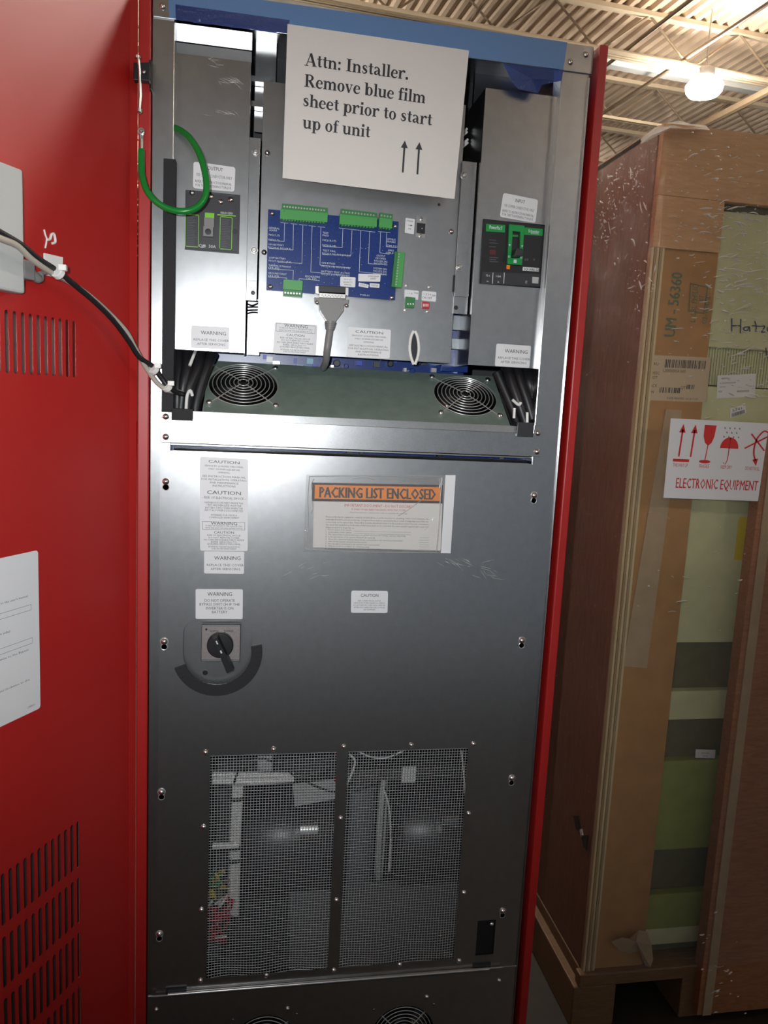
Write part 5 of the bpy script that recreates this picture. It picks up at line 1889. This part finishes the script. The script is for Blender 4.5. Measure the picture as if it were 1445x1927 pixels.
def scuffs(parent, spots, Y):
    mb = MB()
    for (x, y, n, sx, sy, a0) in spots:
        for k in range(n):
            o = at(random.gauss(x, sx), random.gauss(y, sy), Y)
            L_ = random.uniform(.003, .012)
            a = math.radians(a0) + random.gauss(0, .25)
            d = Vector((math.cos(a), 0, math.sin(a)))
            mb.tube([o - d * L_, o + Vector((0, 0, random.gauss(0, .0005))), o + d * L_], [.0001, .0003, .0001], 5)
    mb.build('scuff_marks', 'glint', parent, smooth=True)['label'] = 'pale scuff marks'


M['glint'] = film_mat('white_glint_scuff', (0.95, 0.92, 0.87), 0.35, 0.22, 80, 0.2, 0.8)  # whitish colour painted as film glints, shared with the real scuff marks
scuffs(LC, [(870, 1058, 16, 22, 5, -20), (915, 1080, 10, 10, 5, -30), (580, 1070, 8, 25, 8, 15), (790, 905, 10, 40, 6, 10)], YL - .0002)
scuffs(OC, [(435, 152, 14, 12, 4, -20), (425, 213, 10, 18, 1.5, -5), (400, 116, 5, 14, 3, 0)], YC - .0002)
# thing seen in the small window
mb = MB()
mb.box(wx0 - .006, wx1 + .006, YL + .004, YL + .006, wz0 - .006, wz1 + .006)
mb.build('window_backing', 'black', LC)
domed_screw(at(925, 1739, YL + .003), NF, LC, .004)

# ================================================================== CRATE
YX = 0.22
CR = thing('wooden_crate', at(1300, 1830, YX + .3), 'tall film-wrapped wooden crate standing right of the red cabinet', 'crate')
cxl = at(1233, 470, YX).x
czt = at(1300, 238, YX).z
czb = at(1110, 1826, YX).z
xr_ = cxl + 0.62
mb = MB()
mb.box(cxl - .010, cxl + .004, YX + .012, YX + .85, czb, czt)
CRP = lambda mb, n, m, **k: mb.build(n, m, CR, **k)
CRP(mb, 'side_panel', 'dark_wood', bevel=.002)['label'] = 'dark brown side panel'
mb = MB()
lay = 0.0275 / 5
zt2 = at(1236, 466, YX).z
for k in range(5):
    mb.box(cxl - .008 + k * lay, cxl - .008 + (k + .8) * lay, YX - .002 - .001 * (k % 2), YX + .012, czb - .01, zt2, k % 2)
    mb.box(cxl - .008 + (k + .8) * lay, cxl - .008 + (k + 1) * lay, YX, YX + .012, czb - .01, zt2, 1)
CRP(mb, 'plywood_edge', ['ply_light', 'ply_dark'])['label'] = 'pale laminated plywood edge'
xe = cxl - .008 + 5 * lay
mb = MB()
zh = at(1400, 384, YX).z
mb.box(cxl - .008, xr_, YX - .004, YX + .012, zh, czt)
mb.box(cxl - .008, at(1362, 384, YX).x, YX - .003, YX + .012, zt2, zh)
CRP(mb, 'header_board', 'tan_wood', bevel=.001)
mb = MB()
xg0 = at(1330, 700, YX).x
mb.box(xe, xg0, YX + .004, YX + .012, czb, zt2)
CRP(mb, 'front_board', 'card')['label'] = 'brown cardboard front board'
mb = MB()
mb.box(xg0 - .01, xr_, YX + .045, YX + .05, czb, zh)
mb.box(xg0 - .002, xg0, YX + .012, YX + .05, czb, zh)
CRP(mb, 'backing_board', 'foam_dark')
xg1 = at(1445, 800, YX).x + .02
for (ya, yb2, m) in ((386, 398, 'foam_dark'), (398, 655, 'foam'), (728, 1207, 'foam'), (1297, 1350, 'foam'), (1426, 1590, 'foam_green'), (1672, 1735, 'foam_green'), (1735, 1764, 'foam')):
    z1, z0 = at(1350, ya, YX + .03).z, at(1350, yb2, YX + .03).z
    mb = MB()
    mb.box(xg0 + .001, xr_, YX + .022, YX + .044, z0, z1)
    CRP(mb, 'foam_slab', m, bevel=.002)
mb = MB()
z1, z0 = at(1390, 656, YX + .026).z, at(1390, 727, YX + .026).z
for k in range(30):
    x = xg0 + .003 + k * .006
    mb.box(x, x + .004, YX + .030, YX + .044, z0, z1)
CRP(mb, 'foam_slab', 'foam')['label'] = 'ribbed pale green strip'
xw0 = at(1424, 950, YX - .03).x
xq0 = at(1340, 1700, YX - .03).x
YW = YX - .03
zb3 = 0.0
mb = MB()
xw = at(1405, 1127, YW).x
mb.box(xw, xw + .30, YW, YW + .03, 0.02, at(1430, 800, YW).z)
mb.box(xw + .012, xw + .034, YW - .003, YW, 0.02, at(1430, 800, YW).z, 1)  # pale strip stands in for the plastic sheen running down the plank
CRP(mb, 'front_plank', ['post_wood', 'card_sheen_pale'], bevel=.004)['label'] = 'red-brown front plank'
mb = MB()
mb.box(cxl - .02, xr_, YX - .012, YX + .012, .10, czb)
for x in (cxl + .02, cxl + .28, cxl + .54):
    mb.box(x - .05, x + .05, YX - .01, YX + .85, 0, .10)
mb.box(cxl - .012, xr_, YX + .012, YX + .85, .085, czb - .001)
CRP(mb, 'skid', 'skid_wood', bevel=.003)
mb = MB()
mb.box(cxl - .01, xr_, YX + .012, YX + .85, czt - .012, czt)
CRP(mb, 'lid', 'tan_wood')
mb = MB()
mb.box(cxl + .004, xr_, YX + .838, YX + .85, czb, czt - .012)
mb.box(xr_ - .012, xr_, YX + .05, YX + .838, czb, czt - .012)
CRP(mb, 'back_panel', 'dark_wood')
mb = MB()
mb.slab(pxq([(1253, 770), (1283, 772), (1217, 1257), (1172, 1254)], YX + .001), NF, .002)
CRP(mb, 'packing_strip', 'card_sheen_pale')['label'] = 'pale cardboard strip leaning on the front board'


def barcode(mb, P, u0, u1, v0, v1, l, m=1):
    u = u0
    while u < u1:
        w = random.choice((.006, .01, .016)) * 1.2
        mb.face([P(u, v1, l), P(min(u + w, u1), v1, l), P(min(u + w, u1), v0, l), P(u, v0, l)], m)
        u += w + random.choice((.006, .012, .02))


def shp(mb, P, l, asp):
    barcode(mb, P, .26, .92, .08, .26, l)
    barcode(mb, P, .65, .78, .62, .72, l)
    barcode(mb, P, .22, .56, .70, .82, l)


YF = YX + .0035
sticker('shipping_label', pxq([(1222, 668), (1338, 673), (1328, 757), (1212, 753)], YF), CR, [('SKU', .06, .22, .06, 1, {'align': 'L'}), ('L0000000SA1600', .25, .36, .065, 1, {'align': 'L', 'width': .36}), ('DESC', .06, .42, .06, 1, {'align': 'L'}), ('LOT', .06, .52, .06, 1, {'align': 'L'}),
        ('RACK', .03, .70, .06, 1, {'align': 'L'}), ('QTY', .56, .72, .06, 1, {'align': 'L'}), ('LPN', .04, .84, .06, 1, {'align': 'L'}), ('DATE PRINTED 10/18 11:30', .36, .96, .045, 1, {'align': 'L', 'width': .5})], r=0, mats=('shiplabel', 'ink', 'greyink'), extra=shp, label='tan shipping label with barcodes')


def rotated(q):
    TL, TR, BR, BL = q
    return [BL, TL, TR, BR]   # text runs upwards


def only_text(name, q, lines, mat, frames=(), rot=True):
    qq = rotated(q) if rot else q
    P, N, asp = quadmap(qq)
    mb = MB()
    for ln in lines:
        s, u, v, h, kw = ln
        mb.text(s, P, u, v, h, 0, asp=asp, lift=.0004, **kw)
    for (u0, v0, u1, v1, w) in frames:
        wu = w * asp
        for a in ((u0, v0, u1, v0 + w), (u0, v1 - w, u1, v1), (u0, v0, u0 + wu, v1), (u1 - wu, v0, u1, v1)):
            mb.face([P(a[0], a[3], .0004), P(a[2], a[3], .0004), P(a[2], a[1], .0004), P(a[0], a[1], .0004)], 0)
    return mb.build(name, mat, CR)


only_text('ink_stamp', pxq([(1262, 512), (1286, 514), (1271, 634), (1246, 632)], YF - .0002), [('UM - 56360', .5, .92, .8, {'width': 1.0, 'bold': .006})], 'stamp')['label'] = 'green stamped number reading upwards'
only_text('ink_stamp', pxq([(1297, 532), (1332, 540), (1322, 612), (1292, 608)], YF - .0002), [('L  LBL PHILIC', .52, .5, .32, {'width': .95}), ('KT', .68, .86, .26, {'width': .15}), ('02-10473', .4, 1.2, .26, {'width': .7})], 'stamp', [(.30, .05, 1.0, 1.0, .05)])['label'] = 'green boxed stamp reading upwards'
YFo = YX + .0215
sticker('paper_label', pxq([(1350, 706.5), (1422, 703), (1420, 746), (1348, 750)], YFo), CR, [('4880396-1', .1, .18, .07, 1, {'align': 'L'}), ('4 10000702966/A', .06, .38, .07, 1, {'align': 'L', 'width': .42}), ('0000000000', .06, .53, .04, 2, {'align': 'L'}), ('KD', .05, .74, .08, 1, {'align': 'L'}), ('00000000', .52, .78, .08, 1, {'align': 'L', 'width': .32})], r=0, label='white printed label on the pale green foam')
sticker('paper_label', pxq([(1373, 769), (1402, 761), (1404, 777), (1374, 787)], YFo), CR, [('5741', .45, .45, .28, 1, {'width': .6})], r=0, extra=lambda mb, P, l, a: barcode(mb, P, .08, .92, .56, .95, l), label='small tilted barcode label 5741')
sticker('paper_label', pxq([(1309, 1410), (1346, 1411), (1345, 1427), (1308, 1426)], YFo), CR, [('0000 0000', .5, .5, .16, 2), ('000000', .5, .8, .14, 2)], r=0, label='small white label low on the foam')
sticker('yellow_label', pxq([(1390, 973), (1424, 974), (1416, 1056), (1381, 1053)], YFo), CR, [], r=0, mats=('yellow', 'ink', 'greyink'), label='yellow blank label')
# handwriting
mb = MB()
hw = [[(1377, 599), (1377, 625)], [(1394, 600), (1393, 627)], [(1377, 613), (1394, 613)], [(1409, 615), (1401, 616), (1400, 621), (1406, 622), (1410, 615), (1411, 624)], [(1420, 604), (1423, 614), (1422, 624)], [(1415, 613), (1431, 614)], [(1431, 614), (1439, 614), (1433, 625), (1441, 624)], [(1452, 614), (1444, 617), (1446, 624), (1453, 616), (1454, 625)], [(1441, 655), (1443, 672)]]
for ln in hw:
    mb.tube(catmull([at(x, y, YFo - .0004) for x, y in ln], 4), .0011, 6)
CRP(mb, 'handwriting', 'bluepen')['label'] = 'blue marker handwriting Hatza'
# electronic equipment label
YE = YX - .050
eq = pxq([(1262, 787), (1447, 797), (1426, 943), (1248, 937)], YE)


def icons(mb, P, l, asp):
    def line(pts, w, m=3):
        stroke(mb, lambda u, v, lf=0: P(u, v, l), [(x, -y) for x, y in pts], [w] * len(pts), 0, 0, 1, 1, False, False, m)
    for x in (.125, .245):
        line([(x - .01, .47), (x + .005, .13)], .017)
        mb.face([P(x - .03, .17, l), P(x + .035, .17, l), P(x + .008, .06, l)], 3)
    mb.face([P(.06, .535, l), P(.225, .535, l), P(.225, .50, l), P(.06, .50, l)], 3)
    gl_ = [(.345, .06), (.465, .06), (.455, .20), (.435, .28), (.40, .32), (.365, .28), (.345, .20)]
    mb.face([P(u, v, l) for u, v in gl_][::-1], 3)
    line([(.40, .31), (.385, .50)], .010)
    mb.face([P(.385 + .06 * math.cos(a), .52 + .022 * math.sin(a), l) for a in [2 * math.pi * k / 16 for k in range(16)]], 3)
    um = [(.62 + .095 * math.cos(a), .34 - .14 * math.sin(a)) for a in [math.pi * k / 14 for k in range(15)]]
    mb.face([P(u, v, l) for u, v in um], 3)
    line([(.622, .20), (.618, .48), (.600, .545), (.575, .52)], .009)
    for r in range(3):
        for k in range(4 - (r == 1)):
            x = .55 + k * .05 + (r == 1) * .025
            mb.face([P(x, .095 + r * .055, l), P(x + .012, .095 + r * .055, l), P(x + .004, .075 + r * .055, l), P(x - .004, .075 + r * .055, l)], 2)
    stroke(mb, lambda u, v, lf=0: P(u, v, l), [(1.02, -.13), (.96, -.10), (.90, -.19), (.88, -.30), (.885, -.40), (.91, -.48)], [.018] * 6, 0, 0, 1, 1, True, False, 3)
    line([(.83, .14), (.99, .35)], .018)
    line([(.78, .33), (1.0, .17)], .018)
    mb.face([P(.875, .47, l), P(.935, .45, l), P(.925, .55, l)], 3)


sticker('handling_label', eq, CR, [('THIS WAY UP', .14, .60, .045, 3, {'width': .15}), ('FRAGILE', .385, .60, .045, 3, {'width': .10}), ('KEEP DRY', .615, .60, .045, 3, {'width': .115}), ('DO NOT ROLL', .89, .605, .045, 3, {'width': .15}), ('ELECTRONIC EQUIPMENT', .545, .865, .125, 3, {'width': .86, 'bold': .001})],
        mats=('paper', 'ink', 'greyink', 'redink'), r=0, extra=icons, label='white and red ELECTRONIC EQUIPMENT handling label')
# strap buckle on the dark side and torn paper tag
mb = MB()
nside = Vector((-1, 0, 0))
oside = Vector((cxl - .010, 0, 0))
S_ = lambda px, py, l=.002: at_plane(px, py, oside + nside * l, nside)
mb.slab([S_(1078, 1535), S_(1088, 1535), S_(1092, 1562), S_(1084, 1562)], nside, .002, 0)
mb.slab([S_(1090, 1560), S_(1094, 1560), S_(1097, 1576), S_(1093, 1576)], nside, .002, 1)
mb.slab([S_(1093, 1572), S_(1106, 1572), S_(1103, 1600), S_(1097, 1594)], nside, .002, 0)
CRP(mb, 'strap_buckle', ['black', 'white_plastic'])
mb = MB()
tp = [(1150, 1772), (1170, 1764), (1185, 1766), (1202, 1750), (1218, 1754), (1226, 1778), (1229, 1806), (1224, 1820), (1214, 1818), (1216, 1800), (1205, 1788), (1182, 1795), (1165, 1788)]
cpt = at(1197, 1772, YX - .03)
pts = [at(x, y, YX - .014 - .006 * (i % 2)) for i, (x, y) in enumerate(tp)]
for i in range(len(pts)):
    mb.face([cpt, pts[i], pts[(i + 1) % len(pts)]])
CRP(mb, 'torn_tag', 'card_sheen_pale')['label'] = 'torn scrap of pale paper'
# stretch film round the crate
SF = thing('stretch_film', (cxl + .3, YX, czt - .7), 'clear crinkled stretch film round the upper part of the crate', 'plastic film')
def crinkle(fn, nu, nv, amp):
    mb = MB()
    ph = [random.uniform(0, 6.28) for _ in range(8)]
    vs = []
    for j in range(nv + 1):
        for i in range(nu + 1):
            u, v = i / nu, j / nv
            h = amp * (math.sin(u * 9 + v * 23 + ph[0]) * .5 + math.sin(u * 31 - v * 17 + ph[1]) * .3 + math.sin(v * 61 + u * 12 + ph[2]) * .35) + random.gauss(0, amp * .22)
            vs.append(fn(u, v, h))
    fs = [(j * (nu + 1) + i, j * (nu + 1) + i + 1, (j + 1) * (nu + 1) + i + 1, (j + 1) * (nu + 1) + i) for j in range(nv) for i in range(nu)]
    mb.raw(vs, fs)
    return mb


zf0 = czb + .02
YSF = YX - .045
mbf = crinkle(lambda u, v, h: Vector((cxl - .018 + u * (xr_ - cxl + .02), YSF + h + .02 * (1 - v) * 0, czt + .004 - v * (czt - zf0))), 90, 120, .0016)
mbs = crinkle(lambda u, v, h: Vector((cxl - .018 + h, YSF + u * .85, czt + .004 - v * (czt - zf0))), 90, 90, .0016)
for (px, py, n, sx, sy, side) in ((1405, 500, 130, 42, 60, 0), (1406, 520, 36, 45, 30, 0), (1406, 640, 12, 40, 60, 0), (1340, 320, 60, 70, 45, 0), (1395, 640, 60, 40, 45, 0), (1425, 725, 40, 30, 35, 0), (1300, 440, 30, 40, 30, 0), (1400, 415, 40, 40, 20, 0), (1290, 620, 14, 30, 60, 0), (1330, 1090, 16, 60, 50, 0), (1345, 1830, 26, 25, 50, 0),
                                  (1150, 400, 90, 28, 48, 1), (1195, 320, 34, 22, 40, 1), (1200, 530, 24, 20, 50, 1)):
    for k in range(n):
        x, y = random.gauss(px, sx), random.gauss(py, sy)
        o = at_plane(x, y, Vector((cxl - .021, 0, 0)), Vector((-1, 0, 0))) if side else at(x, y, YSF - .0015)
        if o.z > czt - .008 or (side and (o.y < YSF or o.y > YX + .6)) or (not side and o.x < cxl - .015):
            continue
        Lw = random.choice((.003, .004, .006, .008, .012, .022)) * random.uniform(.7, 1.3) * (2.2 if px == 1406 else 1)
        a = random.gauss(.10, .22) if not side else random.gauss(.5, .6)
        d = Vector((math.cos(a), 0, math.sin(a))) if not side else Vector((0, math.cos(a), math.sin(a)))
        e = Vector((-d.z, 0, d.x)) if not side else Vector((0, -d.z, d.y))
        c = random.gauss(0, .08)
        rr = random.uniform(.0004, .0015)
        pts = [o + d * Lw * (t - .5) + e * Lw * c * math.sin(math.pi * t) for t in (0, .25, .5, .75, 1)]
        (mbs if side else mbf).tube(pts, [rr * .3, rr, rr * 1.2, rr, rr * .3], 6, 1)  # whitened strands stand in for glints on the film folds
mbf.build('front_wrap', ['stretch', 'glint'], SF, smooth=True)
mbs.build('side_wrap', ['stretch', 'glint'], SF, smooth=True)
mb = MB()
pk = [at(1205, 262, YX - .02), at(1232, 240, YX), at(1256, 231, YX + .01), at(1280, 227, YX + .02), at(1300, 233, YX + .02), at(1328, 236, YX + .02), at(1336, 245, YX - .03), at(1300, 240, YX - .045), at(1262, 240, YX - .045), at(1225, 256, YX - .035), at(1208, 270, YX - .03)]
cpt = at(1262, 242, YX - .02)
for i in range(len(pk)):
    mb.face([cpt, pk[i], pk[(i + 1) % len(pk)]])
mb.build('bunched_peak', 'whitefilm', SF, smooth=True)['label'] = 'milky bunched peak of the film'
# neighbouring crate seen between cabinet and crate top
